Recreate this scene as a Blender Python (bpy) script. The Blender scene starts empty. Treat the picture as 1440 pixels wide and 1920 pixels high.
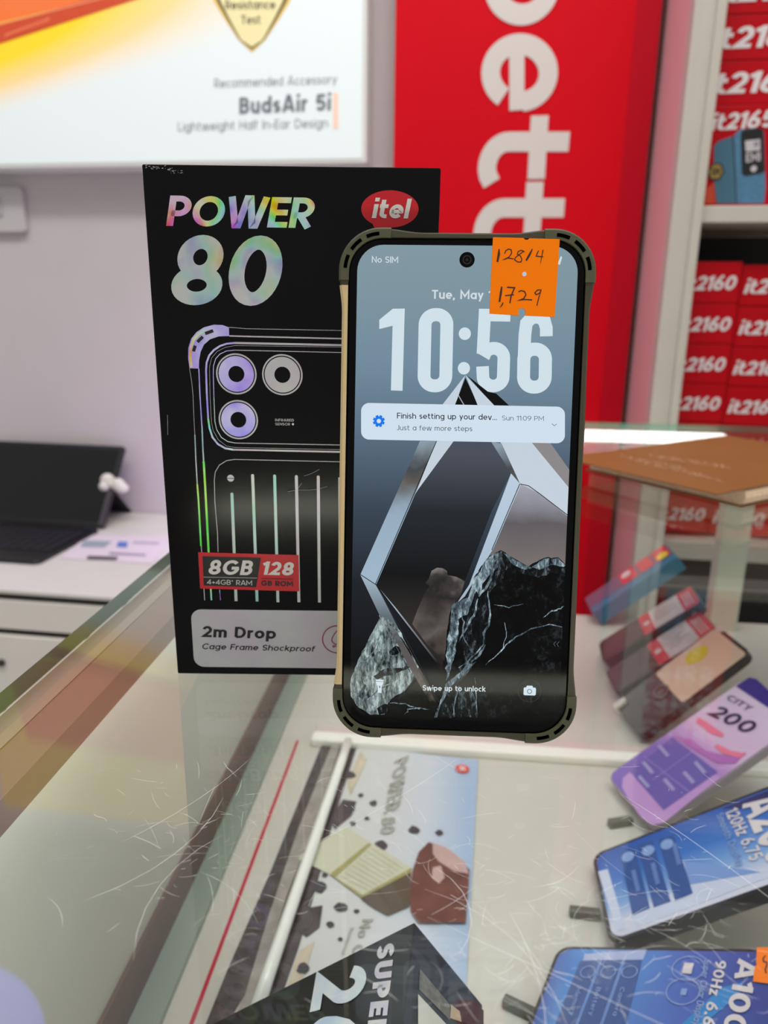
import bpy, bmesh, math, random
from mathutils import Vector as V

# ------------------------------------------------------------------ camera, light, exposure
sc = bpy.context.scene
COL = sc.collection
FPX, PITCH, ROLL, EYE = 1369.2, .27077, .01214, V((0, 0, .144))
_F = V((0, math.cos(PITCH), -math.sin(PITCH)))
_U0 = V((0, math.sin(PITCH), math.cos(PITCH)))
_X0 = V((1, 0, 0))
_R = _X0*math.cos(ROLL) + _U0*math.sin(ROLL)
_U = _U0*math.cos(ROLL) - _X0*math.sin(ROLL)

cam = bpy.data.cameras.new('camera')
camo = bpy.data.objects.new('camera', cam)
COL.objects.link(camo)
cam.sensor_fit = 'VERTICAL'
cam.sensor_height = 36
cam.lens = FPX/1920*36
cam.clip_start = .005
cam.dof.use_dof = True
cam.dof.focus_distance = .247
cam.dof.aperture_fstop = cam.lens/2.05
from mathutils import Matrix
camo.matrix_world = Matrix(((_R.x, _U.x, -_F.x, EYE.x), (_R.y, _U.y, -_F.y, EYE.y),
                            (_R.z, _U.z, -_F.z, EYE.z), (0, 0, 0, 1)))
sc.camera = camo

world = bpy.data.worlds.new('shop_ambient')
sc.world = world
world.use_nodes = True
world.node_tree.nodes['Background'].inputs[0].default_value = (1, .985, .97, 1)
world.node_tree.nodes['Background'].inputs[1].default_value = .40

def area(name, loc, size, power, target, color=(1, 1, 1)):
    l = bpy.data.lights.new(name, 'AREA')
    l.shape = 'RECTANGLE'
    l.size, l.size_y = size
    l.energy = power
    l.color = color
    o = bpy.data.objects.new(name, l)
    COL.objects.link(o)
    o.location = loc
    o.rotation_euler = (V(target)-V(loc)).to_track_quat('-Z', 'Y').to_euler()
    return o
area('ceiling_tube_light', (-.5, .3, 2.0), (2.2, .25), 20, (-.4, 1.0, 0), (1, .98, .96))
area('ceiling_tube_light', (.9, -.2, 2.0), (2.2, .25), 10, (.5, 1.0, 0), (1, .97, .94))
area('ceiling_tube_light', (.2, .5, 2.1), (1.2, 1.2), 14, (.2, .5, 0), (1, .99, .97))

lamp = area('round_ceiling_light', (-1.44, 1.51, 2.0), (.95, .95), 7.5, (-1.44, 1.51, 0), (.12, .13, 1))
lamp.data.shape = 'DISK'
area('violet_wall_tint_light', (-.241, 1.296, -.252), (.25, .06), .42, (-.50, 1.6, -.10), (.62, .42, 1))  # unseen lamp added behind the box to tint the wall violet

sc.view_settings.view_transform = 'Standard'
sc.view_settings.look = 'None'
sc.view_settings.exposure = .1
sc.view_settings.gamma = 1
sc.view_settings.use_curve_mapping = False
random.seed(7)

# ------------------------------------------------------------------ geometry helpers
def ray(px, py):
    return _F + _R*((px-720)/FPX) - _U*((py-960)/FPX)
def on_z(px, py, z):
    d = ray(px, py)
    return EYE + d*((z-EYE.z)/d.z)

def rrect(x0, y0, x1, y1, r, n=8):
    out = []
    for cx, cy, a in ((x1-r, y1-r, 0), (x0+r, y1-r, 90), (x0+r, y0+r, 180), (x1-r, y0+r, 270)):
        for i in range(n+1):
            t = math.radians(a+90*i/n)
            out.append((cx+r*math.cos(t), cy+r*math.sin(t)))
    return out
def ellipse(cx, cy, rx, ry, n=40, rot=0):
    c, s = math.cos(rot), math.sin(rot)
    return [(cx+rx*math.cos(t)*c-ry*math.sin(t)*s, cy+rx*math.cos(t)*s+ry*math.sin(t)*c)
            for t in [2*math.pi*i/n for i in range(n)]]
def arc(cx, cy, rx, ry, a0, a1, n=14):
    return [(cx+rx*math.cos(math.radians(a0+(a1-a0)*i/n)), cy+ry*math.sin(math.radians(a0+(a1-a0)*i/n))) for i in range(n+1)]
def ribbon(pts, w, closed=False):
    """2D polyline -> (left points, right points) with mitred corners"""
    P = [V(p) for p in pts]
    Q = [P[0]]
    for p in P[1:]:
        if (p-Q[-1]).length > 1e-9:
            Q.append(p)
    P = Q
    n = len(P)
    ws = w if isinstance(w, (list, tuple)) else [w]*n
    L, R = [], []
    for i in range(n):
        a = P[i]-P[i-1] if (i > 0 or closed) else P[1]-P[0]
        b = P[(i+1) % n]-P[i] if (i < n-1 or closed) else P[n-1]-P[n-2]
        a = a.normalized(); b = b.normalized()
        na, nb = V((-a.y, a.x)), V((-b.y, b.x))
        m = na+nb
        if m.length < 1e-6:
            m = na
        m = m.normalized()
        k = 1/max(.35, m.dot(na))
        hw = ws[min(i, len(ws)-1)]/2*k
        L.append(P[i]+m*hw); R.append(P[i]-m*hw)
    return L, R

class MB:
    def __init__(s):
        s.v, s.f, s.m, s.mats = [], [], [], []
    def mi(s, mat):
        if mat not in s.mats:
            s.mats.append(mat)
        return s.mats.index(mat)
    def add(s, verts, faces, mat):
        o = len(s.v)
        s.v += [V(p) for p in verts]
        k = s.mi(mat)
        for f in faces:
            s.f.append([o+i for i in f]); s.m.append(k)
        return s
    def loft(s, rings, mat, cap0=True, cap1=True, capmat=None):
        n = len(rings[0]); vs = [p for r in rings for p in r]; fs = []
        for k in range(len(rings)-1):
            for i in range(n):
                j = (i+1) % n
                fs.append((k*n+i, k*n+j, (k+1)*n+j, (k+1)*n+i))
        s.add(vs, fs, mat)
        cm = capmat or mat
        if cap0: s.add(rings[0], [tuple(range(n))[::-1]], cm)
        if cap1: s.add(rings[-1], [tuple(range(n))], cm)
        return s
    def box(s, O, a, b, c, mat):
        O, a, b, c = V(O), V(a), V(b), V(c)
        vs = [O, O+a, O+a+b, O+b, O+c, O+a+c, O+a+b+c, O+b+c]
        return s.add(vs, [(0, 3, 2, 1), (4, 5, 6, 7), (0, 1, 5, 4), (1, 2, 6, 5), (2, 3, 7, 6), (3, 0, 4, 7)], mat)
    def tube(s, pts, r, mat, n=10):
        rings = []
        P = [V(p) for p in pts]
        for i, p in enumerate(P):
            t = (P[min(i+1, len(P)-1)]-P[max(i-1, 0)]).normalized()
            x = t.cross(V((0, 0, 1)))
            if x.length < 1e-4: x = t.cross(V((1, 0, 0)))
            x.normalize(); y = t.cross(x)
            rr = r[i] if isinstance(r, (list, tuple)) else r
            rings.append([p+x*rr*math.cos(2*math.pi*k/n)+y*rr*math.sin(2*math.pi*k/n) for k in range(n)])
        return s.loft(rings, mat)
    def build(s, name, parent=None, smooth=False, bevel=0):
        me = bpy.data.meshes.new(name)
        if parent is not None:
            off = V((0, 0, 0)); q = parent
            while q is not None:
                off += q.location; q = q.parent
        else:
            zs = min(p.z for p in s.v)
            off = V((sum(p.x for p in s.v)/len(s.v), sum(p.y for p in s.v)/len(s.v), zs))
        me.from_pydata([p-off for p in s.v], [], s.f)
        for m in s.mats: me.materials.append(m)
        me.polygons.foreach_set('material_index', s.m)
        if smooth: me.polygons.foreach_set('use_smooth', [True]*len(me.polygons))
        bm = bmesh.new(); bm.from_mesh(me)
        bmesh.ops.remove_doubles(bm, verts=bm.verts, dist=1e-7)
        bm.to_mesh(me); bm.free()
        me.update()
        o = bpy.data.objects.new(name, me)
        COL.objects.link(o)
        if parent is not None: o.parent = parent
        else: o.location = off
        if bevel:
            md = o.modifiers.new('soft_edges', 'BEVEL'); md.width = bevel; md.segments = 2
            md.limit_method = 'ANGLE'; md.angle_limit = .8
        return o

class Pad:
    """a flat face of a real object: origin, right axis, up axis; art is laid out on it in its own 2D metres"""
    def __init__(s, O, a, u):
        s.O, s.a, s.u = V(O), V(a).normalized(), V(u).normalized()
        s.n = s.a.cross(s.u).normalized()
        s.k, s.jit = 0, 4e-6        # overlapping strokes never share one plane
    def lift(s):
        s.k = (s.k+1) % 7
        return s.k*s.jit
    def at(s, p):
        d = ray(*p); t = (s.O-EYE).dot(s.n)/d.dot(s.n)
        q = EYE+d*t-s.O
        return V((q.dot(s.a), q.dot(s.u)))
    def P(s, p, h=0):
        return s.O+s.a*p[0]+s.u*p[1]+s.n*h
    def poly(s, mb, pts, mat, h=.0001, px=True):
        q = [s.at(p) for p in pts] if px else pts
        ar = sum(q[i][0]*q[(i+1) % len(q)][1]-q[(i+1) % len(q)][0]*q[i][1] for i in range(len(q)))
        if ar < 0: q = q[::-1]
        mb.add([s.P(p, h) for p in q], [tuple(range(len(q)))], mat)
    def line(s, mb, pts, w, mat, h=.0001, px=True, closed=False):
        """w in metres"""
        q = [s.at(p) for p in pts] if px else pts
        h += s.lift()
        L, R = ribbon(q, w, closed)
        n = len(L)
        fs = [(i, i+1, n+i+1, n+i) for i in range(n-1)]
        if closed: fs.append((n-1, 0, n, 2*n-1))
        mb.add([s.P(p, h) for p in L]+[s.P(p, h) for p in R], [f[::-1] for f in fs], mat)
    def ring(s, mb, c, r0, r1, mat, h=.0001, n=48):
        """c local, annulus r0<r1"""
        vs = [s.P((c[0]+r*math.cos(2*math.pi*i/n), c[1]+r*math.sin(2*math.pi*i/n)), h) for r in (r0, r1) for i in range(n)]
        mb.add(vs, [(i, n+i, n+(i+1) % n, (i+1) % n) for i in range(n)], mat)
    def disc(s, mb, c, r, mat, h=.0001, n=40):
        s.poly(mb, ellipse(c[0], c[1], r, r, n), mat, h, px=False)
    def prism(s, mb, pts, mat, h0, h1, inset=0, topmat=None):
        """outline in local metres extruded from h0 to h1 with a small top chamfer"""
        c = V((sum(p[0] for p in pts)/len(pts), sum(p[1] for p in pts)/len(pts)))
        r0 = [s.P(p, h0) for p in pts]; rings = [r0]
        if inset:
            rings.append([s.P(p, h1-inset*(1 if h1 > h0 else -1)) for p in pts])
            n = len(pts); q = []
            for i in range(n):
                t = (V(pts[(i+1) % n])-V(pts[i-1])).normalized()
                q.append(V(pts[i])+V((-t.y, t.x))*inset)
            rings.append([s.P(p, h1) for p in q])
        else:
            rings.append([s.P(p, h1) for p in pts])
        mb.loft(rings, mat, capmat=topmat)
    def text(s, mb, body, pL, pR, pU, w, mat, h=.0001, px=True, ls=.10):
        L, R, U = (s.at(pL), s.at(pR), s.at(pU)) if px else (V(pL), V(pR), V(pU))
        strokes, x = [], 0
        for ch in body:
            adv, pl = glyph(ch, w)
            for q, closed in pl:
                strokes.append(([(x+p[0], p[1]) for p in q], closed))
            x += adv+ls
        W = x-ls
        ex, ey = (R-L)/W, (U-L)
        for q, closed in strokes:
            l, r = ribbon(q, w, closed)
            n = len(l); hk = h+s.lift()
            pts = [L+ex*p.x+ey*p.y for p in l+r]
            fs = [(i, n+i, n+i+1, i+1) for i in range(n-1)]
            if closed: fs.append((n-1, 2*n-1, n, 0))
            mb.add([s.P(p, hk) for p in pts], fs, mat)

# ------------------------------------------------------------------ a plain monoline alphabet (cap height 1)
def glyph(c, w):
    h = w/2; T = 1-h; XH = .72; X = XH-h
    S = []
    def l(*p): S.append((list(p), False))
    def el(cx, cy, rx, ry): S.append((ellipse(cx, cy, rx, ry, 32), True))
    def bowl(cx=None, r=None):
        rx = .31-h if r is None else r
        el(h+rx, XH/2, rx, XH/2-h)
        return 2*rx+w
    if c == ' ': return .3, S
    if c in '.,':
        r = max(w*.62, .07)
        if c == ',': l((r*.9, r*1.4), (r*.5, -.14))
        else: l((r, 0), (r, 2*r*.9))
        return 2*r, S
    if c == ':': l((h, .08), (h, .08+w)); l((h, .5), (h, .5+w)); return w, S
    if c == '-': l((0, .36), (.32, .36)); return .32, S
    if c == '+': l((0, .4), (.5, .4)); l((.25, .15), (.25, .65)); return .5, S
    if c == '*':
        for a in (90, 210, 330): l((.14, .82), (.14+.13*math.cos(math.radians(a)), .82+.13*math.sin(math.radians(a))))
        return .28, S
    if c == '/': l((0, -.05), (.38, 1.03)); return .38, S
    if c == '0': el(.33, .5, .33-h, .5-h); return .66, S
    if c == '1': l((.34-h, 0), (.34-h, 1)); l((.34-h, 1-h*.9), (0, .76)); return .34, S
    if c == '2':
        W = .6; r = .28-h*.3; l(*(arc(W/2, 1-h-r, W/2-h, r, 165, -38)+[(h*1.2, h), (W, h)])); return W, S
    if c == '3':
        W = .6; l(*arc(W/2-.02, .75-h*.5, W/2-h, .25-h*.5, 150, -90)); l(*arc(W/2-.02, .27+h*.2, W/2-h, .27-h*.8, 90, -150)); return W, S
    if c == '4': l((.5, 0), (.5, T), (h*.9, .27), (.68, .27)); return .68, S
    if c == '5':
        W = .62; l(*([(W*.9, T), (.14+h*.3, T), (h+.02, .56)]+arc(W/2, .33, W/2-h, .33-h, 125, -150))); return W, S
    if c == '6':
        W = .64; el(W/2, .32, W/2-h, .32-h); l((h*1.02, .34), (h+.03, .5), (h+.12, .72), (.46, 1)); return W, S
    if c == '9':
        W = .64; el(W/2, .68, W/2-h, .32-h); l((W-h*1.02, .66), (W-h-.03, .5), (W-h-.12, .28), (W-.46, 0)); return W, S
    if c == '7': l((0, T), (.6-h, T), (.2, 0)); return .6, S
    if c == '8':
        W = .64; yb = .54+h*.35
        el(W/2, yb/2, W/2-h, yb/2-h); el(W/2, (1+yb-w)/2, W/2-h-.035, (1-yb+w)/2-h); return W, S
    if c == 'A': l((h*.9, 0), (.39-w*.2, 1-h*.5), (.39+w*.2, 1-h*.5), (.78-h*.9, 0)); l((.17, .27), (.61, .27)); return .78, S
    if c == 'B':
        W = .62; m = .53
        l(*([(h, h), (h, T), (W-.3, T)]+arc(W-.3, (T+m)/2, .27-h, (T-m)/2, 90, -90)+[(h, m)]))
        l(*([(h, m), (W-.3, m)]+arc(W-.3, (m+h)/2, .3-h, (m-h)/2, 90, -90)+[(0, h)])); return W, S
    if c == 'C': l(*arc(.43, .5, .43-h, .5-h, 42, 318, 24)); return .76, S
    if c == 'D': l(*([(h, h), (h, T), (.3, T)]+arc(.3, .5, .4-h, .5-h, 90, -90, 18)+[(h, h)])); return .7, S
    if c == 'E': l((.54, T), (h, T), (h, h), (.54, h)); l((h, .5), (.5, .5)); return .54, S
    if c == 'F': l((.54, T), (h, T), (h, 0)); l((h, .5), (.5, .5)); return .54, S
    if c == 'G': l(*(arc(.45, .5, .45-h, .5-h, 42, 340, 24)+[(.86-h, .46), (.47, .46)])); return .88, S
    if c == 'H': l((h, 0), (h, 1)); l((.66-h, 0), (.66-h, 1)); l((h, .5), (.66-h, .5)); return .66, S
    if c == 'I': l((h, 0), (h, 1)); return w, S
    if c == 'J': l(*([(.4-h, 1)]+arc(.2, .24, .2-h, .24-h, 0, -160))); return .4, S
    if c == 'L': l((h, 1), (h, h), (.5, h)); return .5, S
    if c == 'M': l((h, 0), (h, 1-h), (.45, .3), (.9-h, 1-h), (.9-h, 0)); return .9, S
    if c == 'N': l((h, 0), (h, 1-h*.8), (.7-h, h*.8), (.7-h, 1)); return .7, S
    if c == 'O': el(.44, .5, .44-h, .5-h); return .88, S
    if c in 'PR':
        W = .62; m = .42; r = (T-m)/2
        l(*([(h, 0), (h, T), (W-h-r, T)]+arc(W-h-r, (T+m)/2, r, r, 90, -90)+[(h, m)]))
        if c == 'R': l((W*.42, m), (W-h*.9, 0))
        return W, S
    if c == 'S':
        W = .6; r = (1-w)/4
        l(*(arc(W/2, T-r, W/2-h, r, 25, 270, 16)+arc(W/2, h+r, W/2-h, r, 90, -155, 16))); return W, S
    if c == 'T': l((0, T), (.62, T)); l((.31, 0), (.31, 1)); return .62, S
    if c == 'U': l(*([(h, 1)]+arc(.35, .35, .35-h, .35-h, 180, 360)+[(.7-h, 1)])); return .7, S
    if c == 'W':
        W = 1.12; f = w*.22
        l((h*.9, 1), (.29*W-f, h*.5), (.29*W+f, h*.5), (.5*W-f, 1-h*.5), (.5*W+f, 1-h*.5), (.71*W-f, h*.5), (.71*W+f, h*.5), (W-h*.9, 1)); return W, S
    if c == 'X': l((h, 0), (.6, 1)); l((h, 1), (.6, 0)); return .65, S
    if c == 'Y': l((h, 1), (.33, .48), (.66-h, 1)); l((.33, .5), (.33, 0)); return .66, S
    if c == 'Z': l((.02, T), (.58-h, T), (h, h), (.6, h)); return .6, S
    if c == 'a': W = bowl(); l((W-h, 0), (W-h, XH)); return W, S
    if c == 'b': W = bowl(); l((h, 0), (h, 1.02)); return W, S
    if c == 'd': W = bowl(); l((W-h, 0), (W-h, 1.02)); return W, S
    if c == 'c': l(*arc(.31, XH/2, .31-h, XH/2-h, 48, 312, 20)); return .54, S
    if c == 'e': l(*([(h, XH/2-.01), (.62-h, XH/2-.01)]+arc(.31, XH/2, .31-h, XH/2-h, 0, 318, 24))); return .62, S
    if c == 'f': l(*([(.13, 0), (.13, .78)]+arc(.3, .78, .17, .22-h, 180, 80, 8))); l((0, XH-h), (.34, XH-h)); return .36, S
    if c == 'g': W = bowl(); l(*([(W-h, XH), (W-h, -.05)]+arc(W/2, -.05, W/2-h, .2-h*.5, 0, -150, 12))); return W, S
    if c in 'hn':
        l((h, 0), (h, 1.02 if c == 'h' else XH)); l(*(arc(.29, XH-.27, .29-h, .27-h, 180, 0)+[(.58-h, 0)])); return .58, S
    if c == 'i': l((h, 0), (h, XH)); l((h, .86), (h, .86+max(w, .1))); return w, S
    if c == 'j': l((h, -.2), (h, XH)); return w, S
    if c == 'k': l((h, 0), (h, 1.02)); l((.52-h*.4, XH), (h, .28)); l((.2, .42), (.54-h*.4, 0)); return .54, S
    if c == 'l': l((h, 0), (h, 1.02)); return w, S
    if c == 'm':
        l((h, 0), (h, XH))
        for x in (h, .42): l(*([(x, XH-.25)]+arc(x+.21-h*.5, XH-.25, .21-h*.5, .25-h, 180, 0)+[(x+.42-w*.5, 0)]))
        return .42+.42, S
    if c == 'o': return bowl(), S
    if c == 'p': W = bowl(); l((h, -.25), (h, XH)); return W, S
    if c == 'r': l((h, 0), (h, XH)); l(*arc(.3, XH-.27, .3-h, .27-h, 180, 75, 8)); return .36, S
    if c == 's':
        W = .46; r = (XH-w)/4
        l(*(arc(W/2, XH-h-r, W/2-h, r, 30, 270, 12)+arc(W/2, h+r, W/2-h, r, 90, -150, 12))); return W, S
    if c == 't': l(*([(.14, .95), (.14, .24)]+arc(.33, .24, .19, .24-h, 180, 285, 8))); l((0, XH-h), (.38, XH-h)); return .4, S
    if c == 'u': l(*([(h, XH)]+arc(.28, .27, .28-h, .27-h, 180, 360)+[(.56-h, XH)])); l((.56-h, 0), (.56-h, XH)); return .56, S
    if c == 'v': l((h*.8, XH), (.28-w*.2, h*.5), (.28+w*.2, h*.5), (.56-h*.8, XH)); return .56, S
    if c == 'w': f = w*.2; l((h*.8, XH), (.22-f, h*.5), (.22+f, h*.5), (.42-f, XH-h*.5), (.42+f, XH-h*.5), (.62-f, h*.5), (.62+f, h*.5), (.84-h*.8, XH)); return .84, S
    if c == 'y': l((h*.8, XH), (.29, .04)); l((.56-h*.8, XH), (.17, -.25)); return .56, S
    if c == 'z': l((.02, XH-h), (.46-h, XH-h), (h, h), (.48, h)); return .48, S
    return .4, S

# ------------------------------------------------------------------ materials
def lin(c):
    return tuple((x/255/12.92 if x/255 <= .04045 else ((x/255+.055)/1.055)**2.4) for x in c)+(1,)
def mat(name, rgb, rough=.5, metal=0, emit=0, spec=.5, coat=0, var=0, scale=40, ecol=None):
    m = bpy.data.materials.new(name); m.use_nodes = True
    nt = m.node_tree; b = nt.nodes['Principled BSDF']
    b.inputs['Base Color'].default_value = lin(rgb)
    b.inputs['Roughness'].default_value = rough
    b.inputs['Metallic'].default_value = metal
    b.inputs['Specular IOR Level'].default_value = spec
    b.inputs['Coat Weight'].default_value = coat
    if emit:
        b.inputs['Emission Color'].default_value = lin(ecol or rgb); b.inputs['Emission Strength'].default_value = emit
    if var:
        tc = nt.nodes.new('ShaderNodeTexCoord'); nz = nt.nodes.new('ShaderNodeTexNoise')
        nz.inputs['Scale'].default_value = scale; nz.inputs['Detail'].default_value = 4
        nt.links.new(tc.outputs['Object'], nz.inputs['Vector'])
        r = nt.nodes.new('ShaderNodeValToRGB')
        c = lin(rgb)
        r.color_ramp.elements[0].position = .3; r.color_ramp.elements[1].position = .7
        r.color_ramp.elements[0].color = tuple(x*(1-var) for x in c[:3])+(1,)
        r.color_ramp.elements[1].color = tuple(min(1, x*(1+var)) for x in c[:3])+(1,)
        nt.links.new(nz.outputs['Fac'], r.inputs['Fac']); nt.links.new(r.outputs['Color'], b.inputs['Base Color'])
    return m
def screen(name, rgb, k=.93):
    """a lit picture element behind glass: gives off its own light, glossy on top"""
    m = mat(name, (2, 2, 2), .07, emit=k, ecol=rgb, spec=.14)
    return m
def axis_ramp(m, vec, stops, socket='Emission Color', noise=0, nscale=200, base=False):
    """colour picked along a direction of the object's own space; stops = [(pos in metres, rgb)]"""
    nt = m.node_tree; b = nt.nodes['Principled BSDF']
    tc = nt.nodes.new('ShaderNodeTexCoord'); d = nt.nodes.new('ShaderNodeVectorMath'); d.operation = 'DOT_PRODUCT'
    d.inputs[1].default_value = vec
    nt.links.new(tc.outputs['Object'], d.inputs[0])
    mr = nt.nodes.new('ShaderNodeMapRange')
    mr.inputs['From Min'].default_value = stops[0][0]; mr.inputs['From Max'].default_value = stops[-1][0]
    src = d.outputs['Value']
    if noise:
        nz = nt.nodes.new('ShaderNodeTexNoise'); nz.inputs['Scale'].default_value = nscale; nz.inputs['Detail'].default_value = 6
        nt.links.new(tc.outputs['Object'], nz.inputs['Vector'])
        ma = nt.nodes.new('ShaderNodeMath'); ma.operation = 'MULTIPLY_ADD'
        ma.inputs[1].default_value = noise*2
        sb = nt.nodes.new('ShaderNodeMath'); sb.operation = 'SUBTRACT'; sb.inputs[1].default_value = noise
        nt.links.new(nz.outputs['Fac'], ma.inputs[0]); nt.links.new(src, ma.inputs[2])
        nt.links.new(ma.outputs[0], sb.inputs[0]); src = sb.outputs[0]
    nt.links.new(src, mr.inputs['Value'])
    r = nt.nodes.new('ShaderNodeValToRGB'); e = r.color_ramp.elements
    a, z = stops[0][0], stops[-1][0]
    e[0].color = lin(stops[0][1]); e[1].color = lin(stops[-1][1])
    for p, c in stops[1:-1]:
        q = e.new((p-a)/(z-a)); q.color = lin(c)
    nt.links.new(mr.outputs['Result'], r.inputs['Fac'])
    nt.links.new(r.outputs['Color'], b.inputs['Base Color' if base else socket])
    return m
def rock(name, dark, mid, light, scale, stretch=(1, 1, .6), pos=(.42, .5, .62), rot=.5):
    """photographed stone on the lit screen: coarse lumps times fine grain"""
    m = screen(name, mid, .95)
    nt = m.node_tree; b = nt.nodes['Principled BSDF']
    tc = nt.nodes.new('ShaderNodeTexCoord'); mp = nt.nodes.new('ShaderNodeMapping'); mp.inputs['Scale'].default_value = stretch
    mp.inputs['Rotation'].default_value = (0, rot, 0)
    nt.links.new(tc.outputs['Object'], mp.inputs['Vector'])
    def noise(sc_, det, rg, dist):
        n = nt.nodes.new('ShaderNodeTexNoise'); n.inputs['Scale'].default_value = sc_; n.inputs['Detail'].default_value = det
        n.inputs['Roughness'].default_value = rg; n.inputs['Distortion'].default_value = dist
        nt.links.new(mp.outputs[0], n.inputs['Vector']); return n.outputs['Fac']
    mx = nt.nodes.new('ShaderNodeMix'); mx.data_type = 'FLOAT'; mx.inputs[0].default_value = .42
    nt.links.new(noise(scale, 12, .72, .5), mx.inputs[2]); nt.links.new(noise(scale*.22, 5, .6, 1.2), mx.inputs[3])
    r = nt.nodes.new('ShaderNodeValToRGB'); e = r.color_ramp.elements
    e[0].position, e[1].position = pos[0], pos[2]; e[0].color = lin(dark); e[1].color = lin(light)
    q = e.new(pos[1]); q.color = lin(mid)
    nt.links.new(mx.outputs[0], r.inputs['Fac']); nt.links.new(r.outputs['Color'], b.inputs['Emission Color'])
    return m
def foil(name, hue, spread, sat, val=.62, scale=55, metal=.55, rough=.38, smin=None):
    """holographic print: hue wanders over the foil in its own pattern"""
    m = mat(name, (180, 175, 185), rough, metal)
    nt = m.node_tree; b = nt.nodes['Principled BSDF']
    tc = nt.nodes.new('ShaderNodeTexCoord'); nz = nt.nodes.new('ShaderNodeTexNoise'); nz.inputs['Scale'].default_value = scale
    nz.inputs['Detail'].default_value = 1.5
    n2 = nt.nodes.new('ShaderNodeTexNoise'); n2.inputs['Scale'].default_value = scale*1.9
    nt.links.new(tc.outputs['Object'], nz.inputs['Vector']); nt.links.new(tc.outputs['Object'], n2.inputs['Vector'])
    mr = nt.nodes.new('ShaderNodeMapRange'); mr.inputs['From Min'].default_value = .3; mr.inputs['From Max'].default_value = .7
    mr.inputs['To Min'].default_value = hue-spread; mr.inputs['To Max'].default_value = hue+spread; mr.clamp = False
    ms = nt.nodes.new('ShaderNodeMapRange'); ms.inputs['From Min'].default_value = .38; ms.inputs['From Max'].default_value = .72
    ms.inputs['To Min'].default_value = sat*.12 if smin is None else smin; ms.inputs['To Max'].default_value = sat
    c = nt.nodes.new('ShaderNodeCombineColor'); c.mode = 'HSV'; c.inputs[2].default_value = val
    fr = nt.nodes.new('ShaderNodeMath'); fr.operation = 'FRACT'
    nt.links.new(nz.outputs['Fac'], mr.inputs['Value']); nt.links.new(mr.outputs[0], fr.inputs[0])
    nt.links.new(n2.outputs['Fac'], ms.inputs['Value'])
    nt.links.new(fr.outputs[0], c.inputs[0]); nt.links.new(ms.outputs[0], c.inputs[1])
    nt.links.new(c.outputs[0], b.inputs['Base Color'])
    return m
def clear_glass(name, tint=(.95, .966, .956), r0=.045):
    """thin sheet glass: passes light straight, mirrors more at grazing angles (Schlick)"""
    m = bpy.data.materials.new(name); m.use_nodes = True; nt = m.node_tree
    for n in list(nt.nodes): nt.nodes.remove(n)
    out = nt.nodes.new('ShaderNodeOutputMaterial'); mx = nt.nodes.new('ShaderNodeMixShader')
    tr = nt.nodes.new('ShaderNodeBsdfTransparent'); tr.inputs[0].default_value = tint+(1,)
    gl = nt.nodes.new('ShaderNodeBsdfGlossy'); gl.inputs['Roughness'].default_value = .015
    lw = nt.nodes.new('ShaderNodeLayerWeight'); lw.inputs[0].default_value = .5
    p = nt.nodes.new('ShaderNodeMath'); p.operation = 'POWER'; p.inputs[1].default_value = 5
    a = nt.nodes.new('ShaderNodeMath'); a.operation = 'MULTIPLY_ADD'; a.inputs[1].default_value = 1-r0; a.inputs[2].default_value = r0
    nt.links.new(lw.outputs['Facing'], p.inputs[0]); nt.links.new(p.outputs[0], a.inputs[0])
    nt.links.new(a.outputs[0], mx.inputs[0]); nt.links.new(tr.outputs[0], mx.inputs[1]); nt.links.new(gl.outputs[0], mx.inputs[2])
    nt.links.new(mx.outputs[0], out.inputs[0])
    return m

# ------------------------------------------------------------------ object helpers
def empty(name, loc, label, cat, group=None):
    o = bpy.data.objects.new(name, None); COL.objects.link(o)
    o.location = loc; o.empty_display_size = .02
    o['label'] = label; o['category'] = cat
    if group: o['group'] = group
    return o
def tag(o, label, cat, group=None):
    o['label'] = label; o['category'] = cat
    if group: o['group'] = group
    return o
def struct(o):
    o['kind'] = 'structure'; return o

# shop frame: wall and shelving are turned 8 degrees to the view
SA = .14
SU, SV = V((math.cos(SA), -math.sin(SA), 0)), V((math.sin(SA), math.cos(SA), 0))
ZUP = V((0, 0, 1))
def S3(x, y, z): return SU*x+SV*y+ZUP*z
def shop_pad(y):
    p = Pad(SV*y, SU, ZUP); p.jit = 2.5e-5
    return p
def sbox(mb, x0, x1, y0, y1, z0, z1, m):
    return mb.box(S3(x0, y0, z0), SU*(x1-x0), SV*(y1-y0), ZUP*(z1-z0), m)
# counter frame: the glass case runs away from the viewer
CA = math.radians(5.5)
CR, CE, C0 = V((math.cos(CA), -math.sin(CA), 0)), V((math.sin(CA), math.cos(CA), 0)), V((-.1712, 0, 0))
def C3(s, t, z): return C0+CR*s+CE*t+ZUP*z
def cbox(mb, s0, s1, t0, t1, z0, z1, m):
    return mb.box(C3(s0, t0, z0), CR*(s1-s0), CE*(t1-t0), ZUP*(z1-z0), m)
def cst(p, z):
    q = on_z(p[0], p[1], z)-C0
    return q.dot(CR), q.dot(CE)

# shared materials
M_wall = mat('wall_paint', (202, 193, 194), .7, var=.03, scale=6)
M_white = mat('white_laminate', (214, 210, 202), .35, var=.02, scale=20)
M_black = mat('matte_black', (9, 9, 11), .35)
M_red = mat('red_carton', (176, 0, 16), .5, spec=.15, var=.04, scale=8)
M_print_w = mat('white_print', (214, 206, 206), .5)
M_tagorange = mat('fluorescent_orange_paper', (255, 126, 0), .85, spec=.15)

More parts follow.
